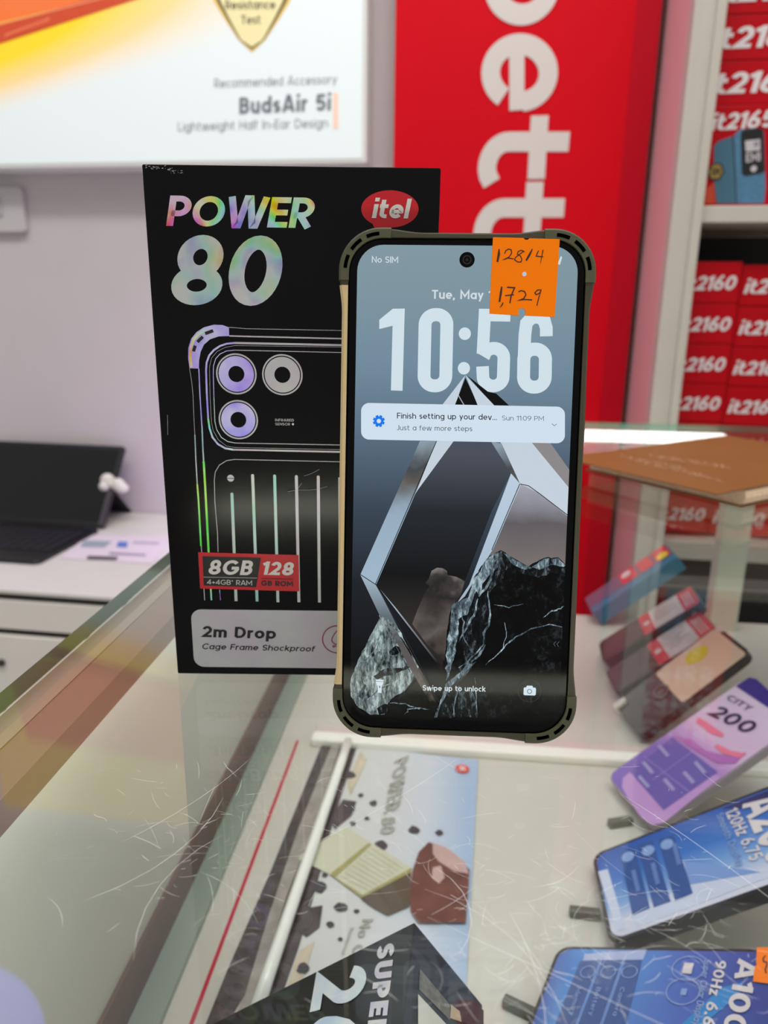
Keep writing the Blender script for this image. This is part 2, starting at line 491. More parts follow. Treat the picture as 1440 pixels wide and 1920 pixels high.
# ------------------------------------------------------------------ the setting
WY = 1.43
mb = MB(); sbox(mb, -2.2, .26, WY, WY+.1, -1.0, 1.12, M_wall); struct(mb.build('wall_back'))
mb = MB(); sbox(mb, .26, 1.6, WY, WY+.1, -1.0, 1.12, M_wall); struct(mb.build('wall_right'))
M_floor = mat('floor_tile', (150, 142, 136), .3, var=.08, scale=3)
mb = MB(); sbox(mb, -2.2, 1.6, -1.2, WY, -1.05, -1.0, M_floor); struct(mb.build('floor'))

# ------------------------------------------------------------------ staff-side white cabinet, tablet and card
M_front = mat('drawer_front_white', (240, 235, 226), .35, var=.02, scale=20)
M_gap = mat('shadow_gap', (24, 22, 22), .8)
cab = empty('storage_cabinet', S3(-.8, 1.2, -1.0), 'long white drawer cabinet against the wall under the light box', 'cabinet')
mb = MB(); sbox(mb, -1.5, -.24, .972, WY-.002, -.293, -.285, M_white); mb.build('cabinet_top', cab, bevel=.002)
mb = MB(); sbox(mb, -1.5, -.24, .985, WY-.002, -1.0, -.293, M_gap); mb.build('carcass', cab)
for z0, z1 in ((-.354, -.304), (-.50, -.365), (-.74, -.508), (-.985, -.748)):
    for x0, x1 in ((-1.49, -.93), (-.925, -.245)):  # two columns
        mb = MB(); sbox(mb, x0, x1, .975, .985, z0, z1, M_front)
        d = mb.build('drawer', cab, bevel=.0015)
M_lock = mat('dark_lock', (60, 60, 40), .4)
mb = MB(); p = shop_pad(.975); p.prism(mb, ellipse(p.at((4, 1242))[0], p.at((4, 1242))[1], .006, .006, 20), M_lock, .0, .004); mb.build('drawer_lock', cab)

M_tab = mat('tablet_black', (7, 7, 9), .3)
M_key = mat('key_black', (16, 16, 19), .55)
M_hinge = mat('grey_frame', (58, 54, 58), .35)
P1, P0, FR = on_z(193, 988, -.278), on_z(0, 976, -.278), on_z(97, 1060, -.278)
hd = (P1-P0).normalized(); bd = (P1-FR); bd = (bd-hd*bd.dot(hd)).normalized()
tb = empty('tablet_computer', (P1+hd*-.14+bd*-.1).xy.to_3d()+V((0, 0, -.285)), 'black tablet computer with attached keyboard, standing open on the white cabinet', 'tablet computer')
mb = MB(); kp = Pad(P1-hd*.31-bd*.21+V((0, 0, -.001)), hd, bd)
kp.prism(mb, rrect(0, 0, .31, .20, .012), M_tab, -.0055, 0, .0008); mb.build('keyboard_base', tb)
mb = MB()
for r in range(6):
    for c in range(13):
        kp.prism(mb, rrect(.014+c*.0218, .055+r*.0205, .033+c*.0218, .073+r*.0205, .002, 2), M_key, 0, .0012)
o = mb.build('keys', tb); o['kind'] = 'stuff'
tc_ = mathutils_dir = (ZUP*math.cos(.62)+bd*math.sin(.62)).normalized()
sp = Pad(P1-hd*.31+V((0, 0, .001)), hd, (EYE+ray(236, 836)*1.0-EYE).normalized())
# screen leans back: its top corner lies on the sight line through (236, 836), 20 cm above the hinge
best = min(((P1+(ZUP*math.cos(b)+bd*math.sin(b))*h, b, h) for b in [i*.02 for i in range(50)] for h in (.17, .18, .19, .2, .21)),
           key=lambda q: abs((q[0]-EYE).dot(_U)/(q[0]-EYE).dot(_F)*-FPX+960-836)+abs((q[0]-EYE).dot(_R)/(q[0]-EYE).dot(_F)*FPX+720-236))
su = (best[0]-P1).normalized(); sp = Pad(P1-hd*.31, hd, su)
mb = MB(); sp.prism(mb, rrect(0, 0, .31, best[2], .006), M_tab, -.008, 0, .0008); mb.build('tablet_body', tb)
mb = MB(); sp.poly(mb, rrect(.009, .01, .301, best[2]-.009, .002), mat('dark_screen', (4, 4, 7), .12), .0002, px=False); mb.build('screen', tb)
mb = MB(); sp.prism(mb, rrect(.3005, .002, .309, best[2]*.55, .002), M_hinge, .0, .0035); mb.build('cable_arm', tb)
mb = MB()
kb = P1+su*best[2]*.5-sp.n*.009
mb.loft([[kb-hd*.30, kb-hd*.01, kb-hd*.01-sp.n*.003, kb-hd*.30-sp.n*.003],
         [kb-hd*.30+bd*.07-ZUP*(kb.z+.2845), kb-hd*.01+bd*.07-ZUP*(kb.z+.2845), kb-hd*.01+bd*.074-ZUP*(kb.z+.2845), kb-hd*.30+bd*.074-ZUP*(kb.z+.2845)]], M_tab)
mb.build('kickstand', tb)
M_plastic = mat('white_plastic', (222, 216, 206), .4)
mb = MB()
def blob(mb, c, rx, ry, rz, m, n=14):
    rings = []
    for i in range(1, n):
        t = math.pi*i/n
        rings.append([V(c)+V((rx*math.sin(t)*math.cos(a), ry*math.sin(t)*math.sin(a), -rz*math.cos(t))) for a in [2*math.pi*k/20 for k in range(20)]])
    mb.loft(rings, m)
ck = P1+su*best[2]*.52+sp.n*.006
blob(mb, ck-hd*.013+su*.004, .015, .009, .015, M_plastic); blob(mb, ck-hd*.017-su*.009, .011, .008, .010, M_plastic)
blob(mb, ck+hd*.012-su*.004, .014, .01, .014, M_plastic); blob(mb, ck+hd*.021-su*.010, .014, .009, .011, M_plastic)
mb.tube([ck-hd*.012, ck+hd*.013-su*.008], .008, M_plastic)
tag(mb.build('security_clip', smooth=True), 'white plastic security clip fastened on the right edge of the black tablet', 'clip')

CZ = -.2845
cp = Pad(V((0, 0, CZ)), (1, 0, 0), (0, 1, 0))
M_card = mat('card_paper', (222, 208, 216), .5)
mb = MB(); pts = [cp.at(q) for q in ((112, 1047), (285, 1058), (318, 1008), (168, 1003))]
cp.prism(mb, [tuple(q) for q in pts], M_card, 0, .001)
card = tag(mb.build('price_card'), 'pale pink printed card lying on the white cabinet by the tablet', 'card')
mb = MB()
for q, c in ((((158, 1014), (210, 1016), (196, 1028), (150, 1027)), (150, 160, 170)), (((222, 1016), (240, 1017), (238, 1028), (218, 1027)), (90, 120, 190)),
             (((165, 1043), (222, 1045), (218, 1052), (162, 1050)), (70, 66, 70)), (((205, 1036), (275, 1040), (272, 1044), (205, 1041)), (150, 140, 160)), (((250, 1016), (300, 1018), (296, 1022), (248, 1020)), (170, 160, 180))):
    cp.poly(mb, q, mat('card_ink', c, .6), .0012)
mb.build('card_print', card)

# ------------------------------------------------------------------ light box poster and socket on the wall
PY = WY-.06
pp = shop_pad(PY)
PL, PB = pp.at((-170, 308)).x, pp.at((680, 297)).y
PR = pp.at((679, 200)).x
PT = 1.02
M_pframe = mat('poster_frame_white', (226, 226, 222), .4)
lb = empty('light_box', S3((PL+PR)/2, WY-.03, PB), 'large lit advertising panel for earphones hung on the back wall', 'light box')
mb = MB(); sbox(mb, PL-.008, PR+.008, PY+.001, WY-.001, PB-.008, PT+.008, M_pframe); mb.build('frame', lb, bevel=.003)
M_face = mat('poster_film', (232, 236, 236), .35, emit=.22, ecol=(238, 243, 242))
nt = M_face.node_tree; bs = nt.nodes['Principled BSDF']
# warm glow printed below the orange phone: depends on distance from its edge line and on how far left
o_l = V(lb.location)
ed = (pp.P(pp.at((252, 0)))-pp.P(pp.at((0, 82)))).normalized(); en = pp.n.cross(ed).normalized()
if en.z > 0: en = -en
e0 = pp.P(pp.at((0, 82)))-o_l
tc = nt.nodes.new('ShaderNodeTexCoord')
def dotn(vec, k, lo, hi):
    d = nt.nodes.new('ShaderNodeVectorMath'); d.operation = 'DOT_PRODUCT'; d.inputs[1].default_value = vec
    nt.links.new(tc.outputs['Object'], d.inputs[0])
    mr = nt.nodes.new('ShaderNodeMapRange'); mr.interpolation_type = 'SMOOTHSTEP'
    mr.inputs['From Min'].default_value = lo+k; mr.inputs['From Max'].default_value = hi+k
    nt.links.new(d.outputs['Value'], mr.inputs['Value']); return mr.outputs['Result']
a1 = dotn(en, e0.dot(en), .115, -.01)
a2 = dotn(ed, e0.dot(ed), .62, -.02)
mu = nt.nodes.new('ShaderNodeMath'); mu.operation = 'MULTIPLY'; nt.links.new(a1, mu.inputs[0]); nt.links.new(a2, mu.inputs[1])
rp = nt.nodes.new('ShaderNodeValToRGB'); e = rp.color_ramp.elements
e[0].position, e[1].position = 0, .8; e[0].color = lin((226, 234, 234)); e[1].color = lin((250, 212, 40))
q = e.new(.36); q.color = lin((250, 214, 150))
nt.links.new(mu.outputs[0], rp.inputs['Fac'])
nt.links.new(rp.outputs['Color'], bs.inputs['Base Color']); nt.links.new(rp.outputs['Color'], bs.inputs['Emission Color'])
mb = MB(); pp.poly(mb, [(PL, PB), (PR, PB), (PR, PT), (PL, PT)], M_face, 0, px=False); mb.build('poster_film', lb)
M_or1 = mat('poster_orange', (243, 120, 56), .4, emit=.15); M_or2 = mat('poster_orange_edge', (206, 74, 38), .4, emit=.15)
M_or3 = mat('poster_orange_light', (240, 150, 110), .4, emit=.15)
mb = MB()
pp.poly(mb, [(-160, 60), (0, 42), (170, 0), (400, -58), (470, -50), (470, -300), (-160, -200)], M_or1, .0006)
pp.poly(mb, [(-160, 128), (0, 82), (252, 0), (400, -48), (400, -60), (170, -2), (0, 47), (-160, 70)], M_or2, .001)
pp.line(mb, [(-100, 72), (0, 46), (180, 0), (300, -35)], .0022, M_or3, .0013)
pp.line(mb, [(12, 67), (90, 40)], .006, mat('poster_key', (222, 92, 52), .4, emit=.15), .0015)
pp.line(mb, [(12, 72), (12, 66), (88, 37), (92, 34), (92, 42)], .0012, M_or3, .0018)
mb.build('printed_phone', lb)
def Z(ox, oy, k): return lambda x, y: (ox+x/k, oy+y/k)
z1 = Z(0, 0, 2)
M_gold = mat('gold_print', (214, 178, 84), .45, emit=.25); M_gold2 = mat('pale_gold_print', (238, 226, 170), .45, emit=.15)
M_ink = mat('grey_ink', (158, 164, 168), .5); M_dink = mat('dark_ink', (64, 60, 50), .5)
mb = MB()
def shield(k, y0=0):
    L = [(-160*k, -40), (-140*k, 10), (-100*k, 75), (-50*k, 150), (0, 197*k+y0)]
    P = [(945+x, y) for x, y in L]+[(945-x, y) for x, y in L[-2::-1]]
    return [z1(x, y) for x, y in P]
pp.poly(mb, shield(1), M_gold, .0006); pp.poly(mb, shield(.9, 8), M_dink, .001); pp.poly(mb, shield(.82, 16), M_gold2, .0014)
pp.text(mb, 'Resistance', z1(848, 36), z1(1034, 34), z1(846, 4), .13, M_dink, .0018)
pp.text(mb, 'Test', z1(905, 92), z1(978, 90), z1(905, 60), .13, M_dink, .0018)
mb.build('shield_emblem', lb)
mb = MB()
pp.text(mb, 'Recommended Accessory', (402, 165), (632, 157), (402, 148), .12, M_ink, .0008)
pp.text(mb, 'BudsAir 5i', (449, 214), (620, 207), (449, 183), .2, mat('slate_ink', (122, 130, 136), .5), .0008)
pp.text(mb, 'Lightweight Half In-Ear Design', (334, 246), (615, 239), (334, 229), .12, M_ink, .0008)
pp.line(mb, [(629.5, 174), (629.5, 241)], .0085, mat('peach_print', (240, 205, 180), .5, emit=.2), .0008)
mb.build('lettering', lb)

wp = shop_pad(WY)
sx, sz = wp.at((30, 440)); 
mb = MB(); q0, q1 = wp.at((-60, 438)), wp.at((46, 350))
wp.prism(mb, rrect(q0.x, q0.y, q1.x, q1.y, .01), mat('socket_plate', (196, 190, 190), .4), 0.001, .014, .003)
so = tag(mb.build('wall_socket'), 'white plastic wall socket below the light box at the left', 'socket')
mb = MB()
for a, b in (((0, 372), (10, 408)), ((-24, 372), (-10, 408))):
    c0, c1 = wp.at((a[0], b[1])), wp.at((b[0], a[1])); wp.prism(mb, rrect(c0.x, c0.y, c1.x, c1.y, .004), mat('socket_rocker', (176, 170, 172), .4), .0135, .017, .001)
mb.build('rocker', so)

# ------------------------------------------------------------------ red banner
BY = 1.38
bp = shop_pad(BY)
M_ban = mat('red_vinyl', (208, 0, 24), .6, spec=.12, var=.03, scale=5); M_ban2 = mat('red_vinyl_fold', (182, 0, 26), .6, spec=.12)
b0, b1, b2 = bp.at((742, 0)).x, bp.at((1192, 20)).x, bp.at((1240, 0)).x
bn = empty('hanging_banner', S3(b1, BY+.01, -.72), 'tall red banner with large white sideways letters behind the counter', 'banner')
mb = MB(); sbox(mb, b0, b1, BY, BY+.02, -.72, 1.05, M_ban); mb.build('banner_sheet', bn)
mb = MB(); mb.add([S3(b1, BY, -.72), S3(b2, BY-.012, -.72), S3(b2, BY-.012, 1.05), S3(b1, BY, 1.05),
                   S3(b1, BY+.02, -.72), S3(b2, BY+.02, -.72), S3(b2, BY+.02, 1.05), S3(b1, BY+.02, 1.05)],
                  [(0, 1, 2, 3), (7, 6, 5, 4), (1, 5, 6, 2), (3, 2, 6, 7), (0, 4, 5, 1)], M_ban2); mb.build('side_fold', bn)
M_let = mat('white_vinyl', (214, 206, 200), .5)
mb = MB()
H = .0012
def B(x, y): return bp.at((x, y))
# sideways lower-case letters b e t t e r, tops to the right, reading downward
cx, cyc = B(974, 135)
def lt(pts, w): bp.line(mb, [bp.at(p) for p in pts], w, M_let, H, px=False)
upx = (B(1045, 135)-B(903, 135)).length/142  # metres per pixel there
W = 35*upx
# b (its bowl shows at the top edge of the frame)
bp.line(mb, [bp.at(q) for q in ellipse(978, -30, 53, 58)], W, M_let, H, px=False, closed=True)
lt([(905, -100), (1085, -100)], W)
# e
lt([(969, 207), (969, 75)], W*.8)
lt([(974+54*math.cos(math.radians(a)), 137+54*math.sin(math.radians(a))) for a in range(84, -238, -8)], W)
# t, t
for dy, dx in ((0, 0), (124, -9)):
    lt([(1067+dx, 266+dy)]+[(955+dx-42*math.sin(math.radians(t)), 318+dy-52*math.cos(math.radians(t))) for t in range(0, 91, 10)]+[(915+dx, 330+dy), (922+dx, 344+dy)], W)
    lt([(1012+dx, 217+dy), (1005+dx, 336+dy)], W*.95)
# e r further down
lt([(948, 600), (948, 480)], W*.8)
lt([(951+50*math.cos(math.radians(a)), 540+52*math.sin(math.radians(a))) for a in range(84, -238, -8)], W)
lt([(890, 640), (1000, 640), (1000, 700)], W)
mb.build('lettering', bn)

# ------------------------------------------------------------------ shelving unit with red cartons
SY = 1.18
shp = shop_pad(SY)
M_post = mat('shelf_white', (190, 184, 172), .4, var=.02, scale=15); M_side = mat('side_panel_red_bounce', (222, 172, 174), .35)  # white side panel; red light bounced off the banner is painted in as pink
M_dark = mat('dark_back_panel', (16, 11, 11), .7)
su_ = empty('shelving_unit', S3(.6, 1.28, -1.0), 'white shelving unit to the right of the red banner holding red phone boxes', 'shelving unit')
x_p0, x_p1, X_END = .249, .290, .95
mb = MB(); sbox(mb, x_p0, x_p1, SY, SY+.03, -1.0, 1.1, M_post); sbox(mb, x_p1-.013, x_p1, SY-.006, SY, -1.0, 1.1, M_post); mb.build('front_post', su_, bevel=.002)
mb = MB(); sbox(mb, x_p0, x_p0+.012, SY+.03, WY-.004, -1.0, 1.1, M_side); mb.build('side_panel', su_)
mb = MB(); sbox(mb, x_p0+.012, X_END, WY-.016, WY-.004, -1.0, 1.1, M_dark); mb.build('back_panel', su_)
for z0, z1_ in ((.270, .293), (-.243, -.213), (-.62, -.595), (.72, .743)):
    mb = MB(); sbox(mb, x_p1-.01, X_END, SY+.004, WY-.016, z0, z1_, M_post); mb.build('shelf', su_, bevel=.0015)
mb = MB(); sbox(mb, X_END, X_END+.04, SY, WY-.004, -1.0, 1.1, M_post); mb.build('end_post', su_)

def carton(x0, z0, w, hgt, y, dep, txt, label, group, tcap, tx0, tx1, tz):
    r = empty('phone_carton', S3(x0+w/2, y+dep/2, z0), label, 'box', group)
    mb = MB(); sbox(mb, x0, x0+w, y, y+dep, z0, z0+hgt, M_red); mb.build('carton', r, bevel=.0012)
    p = shop_pad(y); mb = MB()
    p.text(mb, txt, (x0+tx0, z0+tz), (x0+tx1, z0+tz+.001), (x0+tx0+tcap*.2, z0+tz+tcap), .2, M_print_w, .0006, px=False, ls=.06)
    mb.build('lettering', r)
    return r
ordn = ['topmost', 'second from the top', 'third from the top', 'fourth from the top', 'fifth from the top', 'sixth from the top', 'lowest']
hh = .0604
def copy_tree(o, delta, label):
    c = o.copy(); COL.objects.link(c); c.location = o.location+delta; c['label'] = label
    for ch in o.children:
        d = ch.copy(); COL.objects.link(d); d.parent = c
    return c
for ci, (cx0, side, yy) in enumerate(((.2945-.035, 'left', SY+.034), (.3665, 'right', SY+.040))):
    cx0 = .2945 if ci == 0 else .3675
    base = None
    w = .071 if ci == 0 else .105
    for k in range(7):
        z0 = .2195-hh*(k+1)-(.004 if ci else 0)
        lab = f'red carton, {ordn[k]} in the {side} stack on the lower shelf'
        if base is None:
            if ci == 0:
                base = carton(cx0, z0, w, hh-.0008, yy, .12, 't2160', lab, 'red cartons on the lower shelf', .021, -.004, .063, .018)
            else:
                base = carton(cx0, z0, w, hh-.0008, yy, .12, 'it2160', lab, 'red cartons on the lower shelf', .021, .006, .084, .018)
        else:
            copy_tree(base, V((0, 0, -hh*k)), lab)
# upper shelf: one upright carton with a blue phone printed on it, flat ones above
y2 = SY+.03
up = empty('phone_carton', S3(.37, y2+.06, .294), 'red carton standing upright on the upper shelf with a blue phone printed on it', 'box')
mb = MB(); sbox(mb, .2945, .43, y2, y2+.12, .294, .429, M_red); mb.build('carton', up, bevel=.0015)
p = shop_pad(y2); mb = MB()
zs = Z(1240, 180, 6.4)
M_bl = mat('printed_blue', (58, 100, 122), .45); M_bl2 = mat('printed_blue_light', (70, 116, 148), .45, var=.2, scale=300); M_bk = mat('printed_black', (14, 13, 18), .4)
M_pw = mat('printed_silver', (190, 182, 186), .5)
p.poly(mb, [zs(*q) for q in ((630, 600), (680, 545), (860, 480), (900, 1290), (660, 1290), (630, 1000))], M_bl, .0005)
p.poly(mb, [zs(*q) for q in ((870, 470), (920, 420), (960, 400), (1180, 385), (1230, 420), (1250, 1100), (1230, 1290), (905, 1290))], M_bl2, .0005)
p.line(mb, [zs(860, 480), zs(900, 1290)], .0012, M_bk, .0009)
p.poly(mb, [zs(*q) for q in ((950, 450), (980, 410), (1180, 385), (1222, 410), (1240, 900), (1200, 930), (1000, 965), (965, 930))], M_bk, .0009)
p.poly(mb, [zs(*q) for q in ((1000, 540), (1180, 520), (1185, 650), (1010, 670))], M_pw, .0013)
p.ring(mb, p.at(zs(1135, 580)), .0018, .003, M_bk, .0016)
p.text(mb, 'EMI', zs(1012, 800), zs(1185, 780), zs(1012, 690), .18, M_pw, .0013)
p.disc(mb, p.at(zs(1105, 875)), .0042, M_pw, .0013)
mb.build('printed_phone', up)
mb = MB(); cc = p.at(zs(650, 910)); p.poly(mb, ellipse(cc.x, cc.y, .0125, .013, 6), M_bk, .0013, px=False); p.poly(mb, ellipse(cc.x, cc.y, .0098, .0105, 6), mat('badge_gold', (150, 124, 52), .45), .0017, px=False)
p.text(mb, '12M', (cc.x-.006, cc.y-.004), (cc.x+.006, cc.y-.004), (cc.x-.006, cc.y+.005), .2, M_bk, .002, px=False)
p.poly(mb, [zs(*q) for q in ((530, 1120), (630, 1040), (640, 1290), (520, 1290))], mat('printed_orange', (190, 60, 20), .45), .0007)
mb.build('gold_badge', up)
mb = MB(); p.text(mb, 'it2165', zs(585, 420), zs(1330, 372), zs(640, 215), .2, M_print_w, .0009, ls=.06); mb.build('lettering', up)
base = None
for k, lab in enumerate(('red carton lying directly on top of the upright one with the blue phone', 'red carton second above the upright one with the blue phone', 'red carton at the top edge of the pile above the blue phone carton')):
    if base is None: base = carton(.2945, .4295, .13, .0555, y2+.002, .12, 'it2165', lab, 'red cartons lying on the upper shelf', .027, -.012, .112, .014)
    else: copy_tree(base, V((.0, 0, .0563*k)), lab)

# ------------------------------------------------------------------ the glass display case
TF = 1.025
M_glass = clear_glass('counter_glass')
M_edge = mat('glass_edge_green', (64, 118, 96), .12, spec=.8)
M_alu = mat('aluminium_channel', (168, 150, 132), .4, metal=.2)
M_led = mat('led_diffuser', (255, 255, 250), .4, emit=5); M_led2 = mat('led_diffuser_front', (255, 255, 232), .4, emit=24)
M_panel = mat('grey_green_panel', (206, 208, 198), .4, var=.05, scale=5)
M_shelf = mat('case_shelf_white', (206, 203, 193), .4, var=.015, scale=12)
S_R = .74
case = empty('display_case', C3(.37, .5, -1.0), 'long glass-topped display counter in the foreground with phones laid out inside', 'display counter')
mb = MB()
A = [C3(0, -.06, -.008), C3(S_R, -.06, -.008), C3(S_R, TF, -.008), C3(0, TF, -.008)]
T = [q+ZUP*.008 for q in A]
mb.add(A, [(3, 2, 1, 0)], M_glass).add(T, [(0, 1, 2, 3)], M_glass)
mb.add(A+T, [(0, 1, 5, 4), (1, 2, 6, 5), (2, 3, 7, 6), (3, 0, 4, 7)], M_edge)
gt = mb.build('glass_top', case)
# fine scratches in the glass surface
M_scr = mat('scratch', (240, 240, 230), .6)
mb = MB(); gp = Pad((0, 0, 0), (1, 0, 0), (0, 1, 0))
def scratch(px, py, ln, ang, w, curl=0):
    c = gp.at((px, py)); pts = []
    for i in range(7):
        t = (i/6-.5); a = ang+curl*t
        pts.append((c.x+ln*t*math.cos(a), c.y+ln*t*math.sin(a)))
    gp.line(mb, pts, [w*.4, w, w, w, w, w, w*.3], M_scr, .00012, px=False)
for i in range(480):
    r = random.random()
    if r < .62: px, py = random.gauss(1120, 230), random.gauss(1720, 140)
    elif r < .8: px, py = random.gauss(360, 110), random.gauss(1560, 90)
    else: px, py = random.uniform(420, 1440), random.uniform(1420, 1920)
    if py < 1420 or (px > 1440): continue
    ln = min(.03, random.expovariate(1/.0042)+.001)
    a = random.choice([random.gauss(2.4, .35), random.gauss(.4, .3), random.uniform(0, 3.14)])
    scratch(px, py, ln, a, random.uniform(.000025, .00007), random.gauss(0, .4))
for q in ((330, 1600, .05, 1.0, .00011, .5), (370, 1500, .05, .95, .0001, .2), (300, 1660, .045, 1.3, .0001, -.6), (960, 1760, .05, 2.2, .0001, .6), (1330, 1600, .06, 2.1, .00014, .1), (1010, 1840, .04, 1.6, .00012, .3), (1150, 1880, .09, 2.62, .00012, .0), (740, 1500, .07, .75, .00009, .1), (880, 1700, .03, 1.7, .00013, .8)):
    scratch(*q[:4], q[4]*.7, q[5])
o = mb.build('scratches', gt); o['kind'] = 'stuff'
mb = MB(); cbox(mb, .0135, .030, -.055, TF-.02, -.021, -.009, mat('brown_channel', (140, 112, 96), .4)); lc = mb.build('led_channel', case)
mb = MB(); cbox(mb, .0155, .028, -.05, TF-.03, -.0222, -.021, M_led); mb.build('led_strip', lc)
mb = MB(); cbox(mb, .031, .522, TF-.028, TF-.012, -.0215, -.0085, M_led); mb.build('led_tube', case)
mb = MB(); cbox(mb, .03, S_R, -.058, -.05, -.028, -.009, M_alu); fc = mb.build('led_channel', case)
mb = MB(); cbox(mb, .035, S_R-.02, -.0498, -.046, -.025, -.012, M_led2); mb.build('led_strip', fc)
mb = MB(); cbox(mb, .0005, .0135, -.055, TF-.02, -.0125, -.0085, M_alu); mb.build('edge_trim', case)
mb = MB(); cbox(mb, -.005, .001, -.06, TF-.01, -1.0, -.013, M_panel); mb.build('side_panel', case)
mb = MB(); cbox(mb, .0035, .0205, -.055, TF-.1, -.2415, -.2365, mat('rail_grey_green', (150, 164, 154), .3)); mb.build('shelf_rail', case)
mb = MB(); cbox(mb, .001, .0035, -.055, TF-.1, -.2415, -.207, mat('rail_brown', (118, 96, 92), .4)); mb.build('shelf_rail', case)
SZ = -.2415
mb = MB(); cbox(mb, .001, S_R, .02, .93, SZ-.012, SZ, M_shelf); sh = mb.build('shelf_board', case)
mb = MB(); cbox(mb, .0355, .0378, .02, .60, SZ, SZ+.0006, mat('red_tape', (196, 40, 66), .5)); mb.build('red_tape_line', sh)
mb = MB(); cbox(mb, .05, S_R, .607, .622, SZ, SZ+.005, mat('pale_pink_rail', (214, 196, 190), .35)); cbox(mb, .05, S_R, .592, .607, SZ, SZ+.008, mat('seam_white', (246, 244, 236), .3)); mb.build('seam_rail', sh, bevel=.002)
mb = MB(); cbox(mb, .001, S_R, .0, TF-.03, -1.0, -.985, M_floor); mb.build('case_floor', case)
pb = cst((1352, 1180), SZ)
mb = MB(); cbox(mb, pb[0]-.017, pb[0]+.017, .90, .925, -1.0, -.0085, mat('post_sage_white', (200, 204, 186), .4)); mb.build('corner_post', case, bevel=.003)

# ------------------------------------------------------------------ boxed phone standing on the counter
BO, BA, BW, BH, BD = V((-.08317, .26819, .0002)), V((math.cos(.00213), math.sin(.00213), 0)), .10094, .19005, .052
xp = Pad(BO, BA, ZUP)
M_carton = mat('black_carton', (8, 6, 9), .15, spec=.18, var=.25, scale=30)
bx = empty('phone_box', BO+BA*BW/2-xp.n*BD/2-ZUP*.0002, 'tall black retail phone box with shiny rainbow lettering standing behind the phone', 'box')
mb = MB(); mb.box(BO, BA*BW, -xp.n*BD, ZUP*BH, M_carton); mb.build('carton', bx, bevel=.0006)
F_mix = foil('foil_rainbow', .33, .5, 1.0, .85, 60, smin=.25); F_soft = foil('foil_soft', .45, .6, .5, .66, 50, smin=.03)
F_vio = foil('foil_violet', .69, .02, .75, 1.0, 45, .4, smin=.38); F_gr = foil('foil_grey', .78, .1, .18, .58, 40)
F_green = foil('foil_green', .32, .06, 1.0, .85, 60, smin=.7); F_teal = foil('foil_teal', .47, .09, .55, .62, 40)
F_badge = foil('foil_silver_badge', .75, .1, .16, .58, 30, .35, .45)
M_pred = mat('badge_red', (206, 14, 32), .35); M_pblk = mat('badge_black', (10, 9, 16), .35); M_pwht = mat('badge_white', (226, 220, 216), .4)
e = .00012
z4 = Z(260, 300, 3.6); z5 = Z(300, 590, 4); z6 = Z(300, 950, 3.789); zl = Z(660, 340, 8)
mpx = BW/505
mb = MB()
xp.text(mb, 'POWER', z4(186, 445), z4(1163, 460), z4(214, 240), .19, F_mix, e, ls=.05)
xp.text(mb, '80', z4(205, 978), z4(930, 986), z4(262, 504), .195, F_soft, e, ls=.06)
mb.build('title_lettering', bx)
mb = MB()
xp.poly(mb, ellipse(0, 0, 1, 1, 2) and [zl(568+430*math.cos(t), 415+280*math.sin(t)) for t in [2*math.pi*i/48 for i in range(48)]], M_pred, e)
xp.poly(mb, [zl(300, 610), zl(335, 700), zl(330, 740), zl(560, 690), zl(500, 600)], M_pred, e*1.05)
lg = mb.build('brand_badge', bx)
mb = MB()
xp.text(mb, 'itel', zl(296, 552), zl(838, 558), zl(352, 262), .195, M_pwht, e*2, ls=.07)
mb.build('logo_lettering', lg)
mb = MB()
out = [(222, 402), (212, 330), (213, 250), (235, 180), (275, 130), (330, 95), (405, 75), (470, 78), (517, 95)]
inn = [(519, 160), (440, 163), (375, 185), (330, 225), (305, 280), (294, 340), (292, 404)]
xp.poly(mb, [z5(*q) for q in out+inn], F_vio, e)
xp.line(mb, [z5(*q) for q in ((235, 395), (228, 320), (232, 250), (252, 190), (290, 145), (340, 115))], mpx*5, F_mix, e*1.5)
for a, b in (((340, 142), (400, 120)), ((282, 205), (322, 165)), ((252, 275), (266, 232))):
    xp.line(mb, [z5(*a), z5(*b)], mpx*5.5, M_pblk, e*2)
mb.build('printed_corner_guard', bx)
mb = MB()
def ln(pts, w, m, k=1): xp.line(mb, pts, mpx*w, m, e*k)
A5 = lambda L: [z5(*q) for q in L]
ln(A5([(517, 95), (580, 99), (640, 105), (1365, 119)]), .9, F_gr)
ln(A5([(519, 159), (640, 163), (1365, 180)]), 2.5, F_gr)
ln(A5([(222, 402), (238, 500), (248, 600), (256, 800), (262, 900)]), .8, F_gr)
ln(A5([(262, 900), (270, 1100), (280, 1270)]), 2.2, F_teal); ln(A5([(280, 1270), (290, 1400), (303, 1640)])+[z6(292, 280)], 3.2, F_green); ln([z6(294, 280), z6(318, 664)], 1.5, F_gr)
ln(A5([(292, 404), (300, 600), (316, 850)]), 2, F_vio); ln(A5([(316, 850), (322, 1000), (328, 1100)]), 2.6, F_teal); ln(A5([(328, 1100), (340, 1300), (358, 1640)])+[z6(346, 320)], 4, F_green); ln([z6(346, 320), z6(366, 664)], 3, F_mix)
ring = [(560, 212), (500, 218), (450, 235), (405, 265), (370, 305), (350, 360), (346, 420), (352, 600), (362, 780), (372, 850), (395, 920), (435, 970), (490, 1002), (550, 1012)]
ln(A5([(1365, 229), (560, 212)]), 3.6, F_gr); ln(A5(ring[:9]), 3.2, F_vio); ln(A5(ring[8:]), 3.4, F_mix); ln(A5([(548, 1012), (1350, 1029)]), 3.2, F_gr)
r2 = [(560, 266), (500, 272), (450, 295), (418, 330), (402, 385), (400, 450), (405, 620), (412, 800), (425, 860), (460, 920), (510, 952), (565, 962)]
